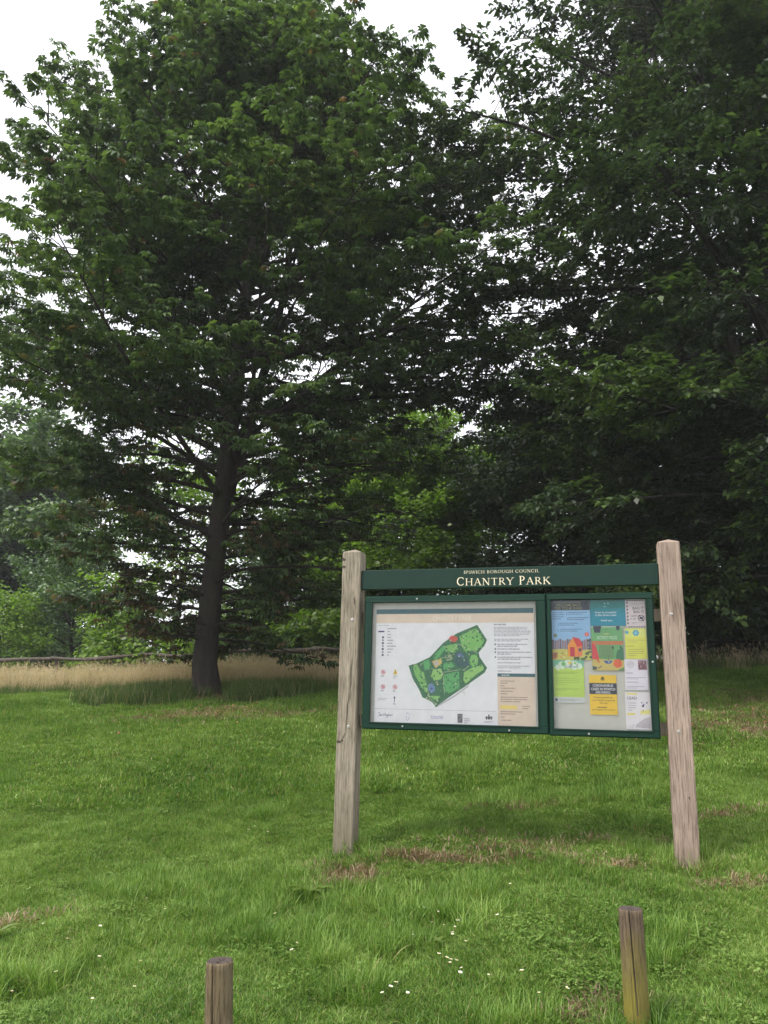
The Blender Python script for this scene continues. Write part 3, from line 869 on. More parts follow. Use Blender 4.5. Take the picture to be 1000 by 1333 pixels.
def post_mesh(cx, w, d, zb, zt, mat, seed):
    g = np.random.default_rng(seed)
    K = 26; VV = []; ch = .007
    zs = np.linspace(zb, zt, K)
    prof = [(-w / 2 + ch, 0), (w / 2 - ch, 0), (w / 2, ch), (w / 2, d - ch), (w / 2 - ch, d), (-w / 2 + ch, d), (-w / 2, d - ch), (-w / 2, ch)]
    vs = []; fs = []
    for k, z in enumerate(zs):
        j = g.normal(0, .0012, (8, 2)); 
        for (px_, py_), jj in zip(prof, j): vs.append((cx + px_ + jj[0], py_ + jj[1], z))
    for k in range(K - 1):
        for i in range(8): fs.append([k * 8 + i, k * 8 + (i + 1) % 8, (k + 1) * 8 + (i + 1) % 8, (k + 1) * 8 + i])
    b_ = (K - 1) * 8
    # shallow four-way weathered top
    inner = len(vs); 
    for (px_, py_) in prof: vs.append((cx + px_ * .88, (py_ - d / 2) * .88 + d / 2, zt + .008))
    for i in range(8): fs.append([b_ + i, b_ + (i + 1) % 8, inner + (i + 1) % 8, inner + i])
    vs.append((cx + .004, d / 2, zt + .034)); ap = len(vs) - 1
    for i in range(8): fs.append([inner + i, inner + (i + 1) % 8, ap])
    return vs, fs

PW = .153
for (cx, mat, zt, cracks) in ((-.018, M_oak_l, 2.258, [(.030, 1.42, .022, 1.10, .0045), (.012, 1.15, -.004, .86, .004), (-.004, .86, -.03, .80, .006), (.035, 1.9, .037, 1.83, .008)]),
                              (2.388, M_oak_r, 2.262, [(.03, .52, .034, .50, .006), (-.02, 1.75, .0, 1.76, .004)])):
    mb = MB(); vs, fs = post_mesh(cx, PW, PW, -.45, zt, mat, int(cx * 10) + 60)
    mb.add(vs, fs, mat)
    po = mb.build('post', sign)
    po['label'] = 'greyish timber post with cracks and a knot' if cx < 1 else 'smooth pinkish timber post'
    for zz, ox in ((1.72 if cx < 1 else 1.745, .022 if cx < 1 else -.012), (.905 if cx < 1 else .94, .018 if cx < 1 else -.01)):
        b_ = MB(); b_.cyl((cx + ox, .001, zz), (0, -1, 0), .0115, .003, M_steel, 16); b_.cyl((cx + ox, -.002, zz), (0, -1, 0), .0085, .006, M_steel, 16, .005)
        b_.build('bolt', po)
    for (xa, za, xb, zb_, w_) in cracks:
        c_ = MB(); n = 7; pts = []
        for k in range(n + 1):
            t = k / n; pts.append((cx + xa + (xb - xa) * t + .003 * math.sin(k * 2.1), za + (zb_ - za) * t))
        ws = [w_ * math.sin(PI * (k + .15) / (n + .3)) * .5 + .0006 for k in range(n + 1)]
        vs = []
        for (x0, z0), w0 in zip(pts, ws): vs += [(x0 - w0, -.0022, z0), (x0 + w0, -.0022, z0)]
        c_.add(vs, [[2 * k, 2 * k + 1, 2 * k + 3, 2 * k + 2] for k in range(n)], M_knot)
        c_.build('crack', po, fixn=False)
    if cx < 1:
        for (kx, kz, kr) in ((-.055, .79, .017), (-.03, .80, .010), (-.06, 2.14, .014), (-.065, 2.20, .016)):
            c_ = MB()
            c_.poly([(cx + kx + kr * (1 + .25 * math.sin(i * 2.3)) * math.cos(i * PI / 6), -.0026, kz + kr * (.7 + .2 * math.cos(i * 1.7)) * math.sin(i * PI / 6)) for i in range(12)], M_knot)
            c_.build('knot', po, fixn=False)

# cross rails behind the cabinets
for zc in (1.745, .95):
    mb = MB(); mb.box(-.018 + PW / 2, 2.388 - PW / 2, .095, .135, zc - .045, zc + .045, M_oak_l, .004)
    mb.build('rail', sign)

# header board
HS0, HS1 = -.018 + PW / 2 + .001, 2.388 - PW / 2 - .001
HY0 = .028
mb = MB(); mb.box(HS0, HS1, HY0, HY0 + .045, 1.957, 2.112, M_green, .004)
hb = mb.build('header_board', sign)

# serif capitals made of strokes
GL = {
 'C': (.86, [('a', .47, .5, .40, .47, 48, 312, .12), ('l', .76, .70, .76, .93, .03), ('l', .76, .10, .76, .28, .03)]),
 'H': (.92, [('l', .17, 0, .17, 1, .13), ('l', .75, 0, .75, 1, .13), ('l', .17, .52, .75, .52, .05), ('s', .17, 0), ('s', .17, 1), ('s', .75, 0), ('s', .75, 1)]),
 'A': (.84, [('l', .10, 0, .41, 1, .06), ('l', .42, 1, .74, 0, .13), ('l', .22, .36, .62, .36, .05), ('s', .10, 0), ('s', .74, 0)]),
 'N': (.92, [('l', .16, 0, .16, 1, .06), ('l', .16, 1, .76, 0, .13), ('l', .76, 0, .76, 1, .06), ('s', .16, 0), ('s', .13, 1), ('s', .76, 1)]),
 'T': (.76, [('l', .38, 0, .38, 1, .13), ('l', .05, .97, .71, .97, .055), ('l', .06, .86, .06, .99, .04), ('l', .70, .86, .70, .99, .04), ('s', .38, 0)]),
 'R': (.80, [('l', .17, 0, .17, 1, .13), ('a', .30, .745, .27, .23, -90, 90, .10), ('l', .17, .975, .32, .975, .05), ('l', .17, .515, .32, .515, .05), ('l', .36, .52, .74, .02, .12), ('s', .17, 0), ('s', .17, 1)]),
 'Y': (.80, [('l', .08, 1, .40, .48, .13), ('l', .72, 1, .42, .48, .06), ('l', .41, 0, .41, .5, .13), ('s', .08, 1), ('s', .72, 1), ('s', .41, 0)]),
 'P': (.70, [('l', .17, 0, .17, 1, .13), ('a', .30, .73, .27, .245, -90, 90, .11), ('l', .17, .975, .32, .975, .05), ('l', .17, .485, .32, .485, .05), ('s', .17, 0), ('s', .17, 1)]),
 'K': (.82, [('l', .17, 0, .17, 1, .13), ('l', .20, .48, .66, .98, .06), ('l', .34, .60, .76, .02, .13), ('s', .17, 0), ('s', .17, 1), ('s', .66, 1), ('s', .76, 0)]),
 'I': (.36, [('l', .18, 0, .18, 1, .14), ('s', .18, 0), ('s', .18, 1)]),
 'S': (.62, [('a', .31, .74, .22, .22, 30, 270, .10), ('a', .31, .27, .24, .24, -150, 90, .12)]),
 'W': (1.15, [('l', .06, 1, .32, 0, .12), ('l', .32, 0, .56, 1, .06), ('l', .56, 1, .82, 0, .12), ('l', .82, 0, 1.07, 1, .06), ('s', .06, 1), ('s', 1.07, 1)]),
 'B': (.72, [('l', .17, 0, .17, 1, .13), ('a', .29, .755, .23, .22, -90, 90, .10), ('a', .31, .27, .28, .245, -90, 90, .11), ('l', .17, .975, .3, .975, .05), ('l', .17, .525, .3, .525, .05), ('l', .17, .025, .32, .025, .05), ('s', .17, 0), ('s', .17, 1)]),
 'O': (.98, [('a', .49, .5, .41, .47, 0, 360, .11)]),
 'U': (.88, [('l', .15, .35, .15, 1, .13), ('a', .44, .35, .29, .32, 180, 360, .09), ('l', .73, .35, .73, 1, .06), ('s', .15, 1), ('s', .73, 1)]),
 'G': (.92, [('a', .47, .5, .40, .47, 48, 330, .12), ('l', .78, .08, .78, .42, .12), ('s', .76, .43)]),
 'L': (.66, [('l', .17, 0, .17, 1, .13), ('l', .17, .03, .60, .03, .055), ('l', .61, 0, .61, .18, .04), ('s', .17, 1)]),
 ' ': (.42, [])}
def serif_text(mb, txt, s0, s1, z0, cap, y, mat, bold=1.0, track=.09, small=False):
    tot = sum(GL[c][0] + track for c in txt) - track
    kx = (s1 - s0) / tot; x = 0; ly = 0
    def seg(x0, y0, x1, y1, w):
        nonlocal ly
        dx, dy = (x1 - x0) * kx, (y1 - y0) * cap; L = math.hypot(dx, dy) + 1e-9
        nx, nz = -dy / L * w * cap * .5 * bold, dx / L * w * cap * .5 * bold
        ly = (ly + 1) % 7; yy = y - .00005 * ly
        a = (s0 + x0 * kx, z0 + y0 * cap); b = (s0 + x1 * kx, z0 + y1 * cap)
        mb.poly([(a[0] - nx, yy, a[1] - nz), (b[0] - nx, yy, b[1] - nz), (b[0] + nx, yy, b[1] + nz), (a[0] + nx, yy, a[1] + nz)], mat)
    cap0, kx0 = cap, kx; xx = 0
    for ci, ch in enumerate(txt):
        w, st = GL[ch]
        big = small and (ci == 0 or txt[ci - 1] == ' ')
        cap = cap0 * (1.2 if big else 1)
        for q in st:
            if q[0] == 'l': seg(x + q[1], q[2], x + q[3], q[4], q[5])
            elif q[0] == 's':
                zc = q[2] + (.02 if q[2] == 0 else -.02 if q[2] == 1 else 0)
                seg(x + q[1] - .14, zc, x + q[1] + .14, zc, .045)
            else:
                _, cx, cy, rx, ry, a0, a1, wd = q; n = 14
                for k in range(n):
                    t0, t1 = R(a0 + (a1 - a0) * k / n), R(a0 + (a1 - a0) * (k + 1) / n); ov = (t1 - t0) * .08
                    tm = (t0 + t1) / 2; ww = wd * (.45 + .65 * abs(math.cos(tm)))
                    seg(x + cx + rx * math.cos(t0 - ov), cy + ry * math.sin(t0 - ov), x + cx + rx * math.cos(t1 + ov), cy + ry * math.sin(t1 + ov), ww)
        x += w + track
mb = MB(); serif_text(mb, 'CHANTRY PARK', .833, 1.540, 1.976, .054, HY0 - .0012, M_gold, .92, small=True)
mb.build('lettering', hb, fixn=False)
mb = MB(); serif_text(mb, 'IPSWICH BOROUGH COUNCIL', .887, 1.460, 2.067, .023, HY0 - .0012, M_gold, .9)
mb.build('lettering', hb, fixn=False)

# cabinets
M_glass, nt, out = newmat('cabinet_glazing')
tr_ = nt.nodes.new('ShaderNodeBsdfTransparent'); tr_.inputs[0].default_value = (.95, .96, .955, 1)
gl = nt.nodes.new('ShaderNodeBsdfGlossy'); gl.inputs['Roughness'].default_value = .06
fr = nt.nodes.new('ShaderNodeFresnel'); fr.inputs[0].default_value = 1.45
mx = nt.nodes.new('ShaderNodeMixShader'); nt.links.new(math_(nt, 'ADD', math_(nt, 'MULTIPLY', fr.outputs[0], .7), .0), mx.inputs[0])
nt.links.new(tr_.outputs[0], mx.inputs[1]); nt.links.new(gl.outputs[0], mx.inputs[2]); nt.links.new(mx.outputs[0], out.inputs[0])

PAPER_Y = .056
def cabinet(name, x0, x1, z0, z1, ox0, ox1, oz0, oz1, label):
    y0, y1 = .022, .094
    mb = MB()
    # outer case: four sides, then the door frame in two steps
    mb.box(x0, x1, y0 + .016, y1, z1 - .022, z1, M_green2, .003)
    mb.box(x0, x1, y0 + .016, y1, z0, z0 + .022, M_green2, .003)
    mb.box(x0, x0 + .022, y0 + .016, y1, z0 + .022, z1 - .022, M_green2, .002)
    mb.box(x1 - .022, x1, y0 + .016, y1, z0 + .022, z1 - .022, M_green2, .002)
    e = .006
    mb.box(x0 + e, x1 - e, y0, y0 + .0155, oz1, z1 - e, M_green2, .003)
    mb.box(x0 + e, x1 - e, y0, y0 + .0155, z0 + e, oz0, M_green2, .003)
    mb.box(x0 + e, ox0, y0, y0 + .0155, oz0, oz1, M_green2, .003)
    mb.box(ox1, x1 - e, y0, y0 + .0155, oz0, oz1, M_green2, .003)
    # raised bead round the glass
    b_ = .012
    mb.box(ox0 - b_, ox1 + b_, y0 - .006, y0 - .0005, oz1, oz1 + b_, M_green, .002)
    mb.box(ox0 - b_, ox1 + b_, y0 - .006, y0 - .0005, oz0 - b_, oz0, M_green, .002)
    mb.box(ox0 - b_, ox0, y0 - .006, y0 - .0005, oz0, oz1, M_green, .002)
    mb.box(ox1, ox1 + b_, y0 - .006, y0 - .0005, oz0, oz1, M_green, .002)
    fr_ = mb.build(name, sign); fr_['label'] = label
    mb = MB(); mb.box(x0 + .022, x1 - .022, PAPER_Y + .004, PAPER_Y + .012, z0 + .022, z1 - .022, M_backing); mb.build('back_panel', fr_)
    mb = MB(); mb.box(ox0 - .004, ox1 + .004, y0 + .017, y0 + .0195, oz0 - .004, oz1 + .004, M_glass); mb.build('glazing', fr_)
    return fr_
c1 = cabinet('map_cabinet', .096, 1.503, .890, 1.905, .160, 1.428, .944, 1.853, 'wide glazed cabinet holding the park map')
c2 = cabinet('notice_cabinet', 1.506, 2.262, .884, 1.905, 1.541, 2.207, .936, 1.858, 'narrow glazed cabinet full of pinned notices')
for (par, pts) in ((c1, ((.42, .918), (1.22, .912), (.52, 1.878))), (c2, ((2.235, 1.41), (1.78, .905)))):
    for (sx, sz) in pts:
        b_ = MB(); b_.cyl((sx, .0215, sz), (0, -1, 0), .0075, .006, M_steel, 14, .006); b_.build('screw', par)

# ---- papers
_pm = {}
def pap(col, rough=.6):
    k = tuple(round(x, 3) for x in col)
    if k not in _pm: _pm[k] = simple('printed_paper', col, rough, 0, .3)
    return _pm[k]
C = lambda r, g, b: pap(lin(r, g, b))
_fc = {}
def font_polys(txt):
    if txt in _fc: return _fc[txt]
    cu = bpy.data.curves.new('t', 'FONT'); cu.body = txt; cu.resolution_u = 2; cu.offset = .012
    o = bpy.data.objects.new('t', cu); COL.objects.link(o)
    dg = bpy.context.evaluated_depsgraph_get(); ev = o.evaluated_get(dg)
    me = ev.to_mesh()
    vs = np.array([v.co[:2] for v in me.vertices]); fs = [list(p.vertices) for p in me.polygons]
    ev.to_mesh_clear(); bpy.data.objects.remove(o); bpy.data.curves.remove(cu)
    lo, hi = vs.min(0), vs.max(0); vs = (vs - lo) / (hi - lo)
    _fc[txt] = (vs, fs); return _fc[txt]

class Sheet:
    """one paper: u to the right 0..1, v down 0..1"""
    def __init__(s, s0, s1, z1, z0, base, rot=0.0, depth=0):
        s.s0, s.s1, s.z1, s.z0 = s0, s1, z1, z0; s.w = s1 - s0; s.h = z1 - z0
        s.y = PAPER_Y - .0016 * depth; s.mb = MB(); s.k = 0; s.rot = rot
        s.cx, s.cz = (s0 + s1) / 2, z0
        s.mb.box(0 - s.w / 2, s.w / 2, -.0004, .0004, 0, s.h, base)
        s.k = 1
    def q(s, u, v, k=None): return ((u - .5) * s.w, -.0004 - .00012 * (s.k if k is None else k), (1 - v) * s.h)
    def up(s): s.k += 1
    def rect(s, u0, v0, u1, v1, m): s.mb.poly([s.q(u0, v1), s.q(u1, v1), s.q(u1, v0), s.q(u0, v0)], m)
    def poly(s, pts, m): s.mb.poly([s.q(*p) for p in pts], m)
    def disc(s, u, v, r, m, n=14, ar=None, jag=0):
        ar = s.w / s.h if ar is None else ar
        s.poly([(u + r * (1 + jag * (i % 2)) * math.cos(2 * PI * i / n), v + r * ar * (1 + jag * (i % 2)) * math.sin(2 * PI * i / n)) for i in range(n)], m)
    def ring(s, u, v, r, w, m, n=18):
        ar = s.w / s.h
        for i in range(n):
            a, b = 2 * PI * i / n, 2 * PI * (i + 1) / n
            s.poly([(u + (r - w) * math.cos(a), v + (r - w) * ar * math.sin(a)), (u + (r - w) * math.cos(b), v + (r - w) * ar * math.sin(b)),
                    (u + r * math.cos(b), v + r * ar * math.sin(b)), (u + r * math.cos(a), v + r * ar * math.sin(a))], m)
    def line(s, u0, v0, u1, v1, w, m):
        dx, dz = (u1 - u0) * s.w, (v1 - v0) * s.h; L = math.hypot(dx, dz) + 1e-9
        nu, nv = -dz / L * w / 2 / s.w, dx / L * w / 2 / s.h
        s.poly([(u0 - nu, v0 - nv), (u1 - nu, v1 - nv), (u1 + nu, v1 + nv), (u0 + nu, v0 + nv)], m)
    def text(s, txt, u0, v0, u1, v1, m):
        vs, fs = font_polys(txt)
        for f in fs: s.poly([(u0 + (u1 - u0) * vs[i][0], v1 + (v0 - v1) * vs[i][1]) for i in f], m)
    def lines(s, u0, v0, u1, v1, n, m, fill=.5, seed=0):
        g = random.Random(seed + int(u0 * 100) + int(v0 * 977)); dv = (v1 - v0) / n
        for i in range(n):
            x = u0; end = u0 + (u1 - u0) * (1 if i < n - 1 else .35 + .5 * g.random()) * (.86 + .14 * g.random())
            while x < end:
                w_ = (u1 - u0) * (.03 + .08 * g.random()); x2 = min(x + w_, end)
                s.rect(x, v0 + dv * (i + .5 - fill / 2), x2, v0 + dv * (i + .5 + fill / 2), m); x = x2 + (u1 - u0) * .018
    def done(s, name, label, cat, group=None):
        o = s.mb.build(name, None, fixn=False)
        M = SM @ Matrix.Translation((s.cx, s.y, s.cz)) @ Matrix.Rotation(s.rot, 4, 'Y')
        o.matrix_world = M
        tag(o, label, cat, group); return o

WHT = C(238, 234, 240); INK = C(70, 70, 95); GRY = C(165, 158, 172); BLK = C(40, 42, 48)
PG = 'printed notices pinned in the narrow cabinet'
# park map
S0, S1, Z1, Z0 = .186, 1.412, 1.802, .938
sh = Sheet(S0, S1, Z1, Z0, WHT)
qa = np.polyfit([75, 440, 668, 925], [.163, .721, 1.058, 1.425], 2)
def mp(X, Y):   # layout taken in picture units, turned into sheet u,v
    s_ = float(np.polyval(qa, X)); z_ = 1.678 - .001424 * (Y - 190) + (X - 618) * .000009
    return ((s_ - S0) / (S1 - S0), (Z1 - z_) / (Z1 - Z0))
TEAL = C(58, 100, 108); BEI = C(228, 205, 188)
sh.rect(.0, .0, .997, .043, TEAL); sh.rect(0, .043, 1, .125, BEI)
sh.up(); sh.text('CHANTRY PARK', .37, .058, .62, .108, C(240, 226, 212))
# key
sh.text('Key to symbols', .015, .140, .085, .152, GRY)
for i, wd in enumerate((.085, .03, .07, .045, .05, .085, .075, .09, .045, .03)):
    v = .168 + i * .0262
    sh.lines(.075, v, .075 + wd, v + .013, 1, GRY, .8, i)
    if i == 1: sh.rect(.015, v, .055, v + .012, C(80, 50, 110))
    elif i > 2: sh.rect(.040, v - .003, .053, v + .015, INK if i % 2 else GRY)
# text column
sh.lines(.755, .135, .985, .148, 1, GRY, .8)
sh.lines(.755, .160, .985, .245, 7, GRY, .5, 1)
sh.lines(.755, .262, .985, .290, 2, GRY, .5, 2)
for i, (v, k) in enumerate(((.305, 2), (.345, 1), (.372, 2), (.415, 2))):
    sh.lines(.775, v, .985, v + .016 * k, k, GRY, .6, i + 4); sh.disc(.762, v + .008, .005, INK)
sh.lines(.775, .465, .96, .475, 1, GRY, .8); sh.lines(.775, .490, .97, .520, 2, GRY, .5, 9); sh.lines(.775, .535, .9, .545, 1, GRY, .8)
# information box
BX0 = (1.134 - S0) / (S1 - S0)
sh.k = 1
sh.rect(BX0, .575, .998, 1, BEI); sh.up(); sh.rect(BX0, .560, .999, .588, TEAL); sh.up()
sh.lines(BX0 + .025, .568, BX0 + .15, .581, 1, C(190, 205, 205), .8)
BR = C(160, 135, 125)
for v, n, w in ((.615, 2, .09), (.655, 1, .04), (.675, 1, .15), (.700, 1, .11), (.722, 1, .09), (.750, 3, .18), (.870, 2, .15), (.915, 1, .05), (.940, 1, .12)):
    sh.lines(BX0 + .018, v, BX0 + .018 + w, v + .018 * n, n, BR, .45, int(v * 100))
sh.rect(BX0 + .015, .826, BX0 + .115, .857, C(240, 214, 120)); sh.lines(BX0 + .145, .822, BX0 + .2, .86, 2, BR, .4, 3)
# warning symbols
RED = C(205, 80, 90); YEL = C(225, 190, 60)
for (X, Y) in ((132, 440), (132, 518), (194, 519)):
    u, v = mp(X, Y); sh.k = 2; sh.ring(u, v, .0145, .0035, RED); sh.disc(u, v, .008, C(200, 150, 155), 8); sh.up()
    sh.line(u - .009, v - .014, u + .009, v + .014, .004, RED)
    sh.lines(u - .014, v + .026, u + .014, v + .042, 1, GRY, .7)
u, v = mp(194, 440); sh.k = 2; sh.poly([(u - .015, v + .020), (u + .015, v + .020), (u + .003, v - .024), (u - .003, v - .024)], YEL); sh.up()
sh.rect(u - .002, v - .010, u + .002, v + .006, BLK); sh.rect(u - .002, v + .009, u + .002, v + .014, BLK); sh.lines(u - .014, v + .026, u + .014, v + .058, 2, GRY, .5)
u, v = mp(192, 585); sh.rect(u - .0025, v - .016, u + .0025, v + .020, INK); sh.poly([(u - .008, v - .012), (u + .008, v - .012), (u, v - .032)], INK)
sh.text('N', u - .006, v + .026, u + .006, v + .044, INK)
u, v = mp(132, 582); sh.lines(u - .03, v - .008, u + .035, v + .014, 2, GRY, .4)
# logos along the foot
sh.k = 1; sh.rect(0, .878, BX0 - .01, .8805, GRY)
def scrib(pts, X, Y, sx, sy, w, m):
    for a, b_ in zip(pts[:-1], pts[1:]):
        if a is None or b_ is None: continue
        u0, v0 = mp(X + a[0] * sx, Y + a[1] * sy); u1, v1 = mp(X + b_[0] * sx, Y + b_[1] * sy); sh.line(u0, v0, u1, v1, w, m)
NAV = C(45, 55, 110)
sh.k = 2
scrib([(0, 0), (6, -1), (5, 4), (5, 9), (2, 11), (0, 9), None, (9, 6), (12, 5), (12, 10), (8, 9), (9, 6), None, (15, 10), (15, 5), (19, 6), (19, 10), None, (26, 0), (25, 10), None, (33, 0), (31, 11), None, (25, 6), (33, 5), None, (37, 5), (36, 10), None, (43, 5), (39, 6), (40, 10), (44, 9), (43, 5), (42, 15), (38, 15), None, (48, 0), (47, 10), None, (47, 7), (51, 6), (51, 10), None, (54, 8), (58, 7), (56, 5), (54, 8), (57, 10), None, (61, 10), (61, 5), (65, 5)], 110, 655, 1.15, 1.6, .0028, NAV)
scrib([(0, 0), (5, -6), (10, -4), None, (4, 6), (0, 14), (4, 22), (8, 24), None, (14, 8), (10, 16), (12, 20), None, (12, 2), (16, -2)], 252, 660, 1.3, 1.4, .0028, C(120, 130, 175))
u0, v0 = mp(378, 665); u1, v1 = mp(442, 681); sh.text('TOTALTREE', u0, v0, u1, v1, C(150, 140, 190)); 
u0, v0 = mp(515, 652); u1, v1 = mp(541, 698); sh.rect(u0, v0, u1, v1, C(105, 103, 108)); sh.up(); sh.line(u0 + .004, v1 - .01, u1 - .004, v0 + .02, .004, GRY); sh.line(u0 + .004, v0 + .02, u1 - .006, v0 + .012, .003, GRY)
u0, v0 = mp(548, 672); u1, v1 = mp(580, 702); sh.lines(u0, v0, u1, v1, 3, GRY, .5)
u0, v0 = mp(675, 668)
for du in (-.014, .014): sh.disc(u0 + du, v0, .0075, C(90, 92, 98), 8); sh.rect(u0 + du - .004, v0, u0 + du + .004, v0 + .018, C(90, 92, 98))
sh.poly([(u0 - .006, v0 - .01), (u0 + .006, v0 - .01), (u0 + .006, v0 + .01), (u0, v0 + .02), (u0 - .006, v0 + .01)], BLK); sh.disc(u0, v0 - .018, .005, C(90, 92, 98), 8)
sh.lines(u0 - .03, v0 + .028, u0 + .03, v0 + .046, 2, GRY, .5)
# the map itself
sh.k = 1
road = [(398, 622), (440, 598), (500, 562), (545, 528), (572, 508)]
for a, b_ in zip(road[:-1], road[1:]): sh.line(*mp(*a), *mp(*b_), .011, C(185, 182, 190))
for a, b_ in (((545, 528), (552, 560)), ((536, 545), (556, 540))): sh.line(*mp(*a), *mp(*b_), .004, C(200, 205, 180))
bd = [(262, 405), (300, 395), (372, 360), (440, 285), (510, 235), (618, 190), (668, 270), (655, 300), (625, 335), (630, 360), (668, 415), (655, 440), (550, 515), (470, 570), (405, 618), (385, 595), (335, 570), (315, 525), (300, 500), (283, 470)]
sh.up(); sh.poly([mp(*p) for p in bd], C(52, 112, 72)); sh.up()
LG, LG2, MG = C(128, 190, 100), C(150, 200, 110), C(92, 172, 100)
F_ = [(LG, [(525, 252), (560, 232), (610, 207), (628, 235), (655, 272), (640, 300), (612, 330), (590, 322), (560, 335), (538, 305)]),
      (LG, [(585, 350), (612, 345), (622, 370), (618, 400), (592, 412), (576, 385)]), (LG2, [(548, 440), (590, 415), (640, 398), (655, 420), (600, 460), (558, 498), (545, 480)]),
      (MG, [(446, 452), (480, 442), (522, 434), (526, 515), (490, 540), (460, 552), (442, 520)]), (LG2, [(388, 428), (430, 420), (440, 450), (430, 475), (400, 486), (378, 462)]),
      (LG, [(285, 412), (308, 400), (322, 430), (342, 440), (350, 480), (362, 520), (358, 548), (335, 530), (310, 480), (292, 445)]), (LG2, [(288, 402), (305, 398), (315, 415), (300, 425)]),
      (MG, [(335, 385), (365, 372), (375, 400), (368, 425), (348, 432)]), (MG, [(392, 350), (440, 300), (456, 312), (425, 352), (398, 378)]), (LG, [(455, 300), (510, 288), (520, 318), (500, 335), (470, 340), (450, 325)]),
      (LG, [(370, 562), (428, 562), (412, 585), (392, 580)]), (MG, [(440, 395), (480, 385), (500, 405), (470, 430), (444, 425)])]
for m_, pts in F_: sh.poly([mp(*p) for p in pts], m_)
sh.up()
sh.poly([mp(*p) for p in [(500, 345), (520, 330), (548, 340), (572, 375), (575, 405), (545, 418), (515, 408), (498, 385)]], C(48, 92, 92))
sh.poly([mp(*p) for p in [(365, 505), (382, 495), (400, 515), (398, 540), (378, 550), (366, 535)]], C(110, 140, 190))
sh.poly([mp(*p) for p in [(470, 258), (484, 246), (506, 248), (518, 262), (506, 280), (478, 280)]], C(210, 85, 75))
sh.poly([mp(*p) for p in [(383, 382), (428, 366), (434, 392), (402, 418)]], C(222, 190, 110))
sh.poly([mp(*p) for p in [(452, 352), (480, 345), (490, 370), (460, 382)]], C(150, 165, 130))
sh.up()
sh.poly([mp(*p) for p in [(392, 385), (412, 378), (418, 398), (402, 408)]], C(195, 185, 190))
sh.poly([mp(*p) for p in [(512, 345), (530, 338), (545, 350), (552, 365), (535, 358), (518, 362)]], C(95, 115, 165))
sh.disc(*mp(382, 525), .008, C(70, 95, 140), 7)
g_ = random.Random(4)
from mathutils.geometry import intersect_point_line
def inpoly(x, y, P):
    c_ = False; n = len(P)
    for i in range(n):
        (x1, y1), (x2, y2) = P[i], P[(i + 1) % n]
        if (y1 > y) != (y2 > y) and x < (x2 - x1) * (y - y1) / (y2 - y1) + x1: c_ = not c_
    return c_
DG = [C(38, 92, 58), C(60, 125, 75), C(190, 195, 160), C(105, 165, 90)]
n = 0
while n < 300:
    X, Y = g_.uniform(262, 668), g_.uniform(190, 618)
    if inpoly(X, Y, bd):
        k = g_.choice([0, 0, 0, 1, 1, 2, 3]); sh.k = 5 + n % 3
        sh.disc(*mp(X, Y), g_.uniform(.003, .0065), DG[k], 6); n += 1
for k in range(26):   # avenue of trees
    t = k / 25; sh.k = 8; sh.disc(*mp(528 + 14 * t + (6 if k % 2 else -6), 425 + 90 * t), .003, DG[0], 6)
sh.k = 4
for (a, b_) in (((440, 440), (448, 552)), ((440, 440), (530, 425)), ((380, 420), (440, 440)), ((330, 440), (370, 560)), ((470, 345), (520, 290)), ((520, 290), (620, 340)), ((430, 366), (500, 345)), ((575, 405), (540, 430)), ((360, 560), (400, 600))):
    sh.line(*mp(*a), *mp(*b_), .003, C(195, 205, 165))
sh.done('map_poster', 'large white park map with a green plan, filling the wide left cabinet', 'map')

# playhouse poster (light blue)
sh = Sheet(1.5395, 1.817, 1.861, 1.420, C(148, 188, 226), depth=1)
sh.rect(0, 0, 1, .18, C(45, 55, 70)); sh.up()
OL = C(150, 145, 100)
sh.rect(.08, .025, .78, .06, C(105, 115, 115)); sh.text('WELCOME BACK', .12, .07, .78, .115, OL); sh.text('TO YOUR PARK', .10, .125, .82, .17, OL)
DB = C(70, 95, 135)
sh.lines(.03, .20, .34, .34, 4, DB, .35, 1); sh.lines(.45, .20, .97, .26, 2, DB, .4, 2); sh.lines(.45, .29, .97, .35, 2, DB, .4, 3)
sh.lines(.22, .38, .75, .44, 2, DB, .4, 4); sh.lines(.22, .48, .82, .54, 2, DB, .4, 5)
for (a, b_) in ((.40, .21), (.42, .30), (.18, .39), (.16, .49)): sh.rect(a, b_, a + .012, b_ + .05, NAV)
sh.k = 1
for i in range(16):
    u_ = i / 16; sh.rect(u_ + .003, .67 + .015 * math.sin(i * 1.7), u_ + .055, .86, C(150, 118, 118) if i % 3 else C(120, 98, 110))
sh.up(); sh.poly([(0, .83), (.3, .82), (.6, .85), (1, .82), (1, 1), (0, 1)], C(205, 195, 100)); sh.up()
sh.disc(.09, .60, .05, C(120, 125, 90), 9); sh.disc(.05, .93, .09, C(190, 120, 80), 9)
for i in range(18): sh.disc(.55 + .45 * g_.random(), .88 + .11 * g_.random(), .035, C(70, 105, 80) if i % 2 else C(95, 125, 70), 7)
for i in range(10): sh.disc(.92 + .07 * g_.random(), .66 + .25 * g_.random(), .025, C(75, 85, 85), 6)
for i in range(12): sh.disc(.05 + .4 * g_.random(), .88 + .1 * g_.random(), .02, [C(225, 120, 70), C(90, 110, 70), C(235, 225, 150)][i % 3], 6)
sh.up(); sh.disc(.90, .58, .055, C(225, 90, 75), 12); sh.up(); sh.disc(.90, .58, .028, C(240, 150, 130), 9)
sh.k = 4; sh.poly([(.40, .94), (.40, .76), (.53, .645), (.64, .76), (.64, .95)], C(238, 150, 50)); sh.poly([(.64, .95), (.64, .77), (.77, .76), (.77, .93)], C(235, 130, 80))
sh.up(); sh.poly([(.52, .62), (.70, .645), (.80, .76), (.645, .785)], C(215, 60, 55)); sh.rect(.46, .79, .58, .945, C(195, 45, 65)); sh.rect(.68, .81, .75, .86, C(75, 70, 80))
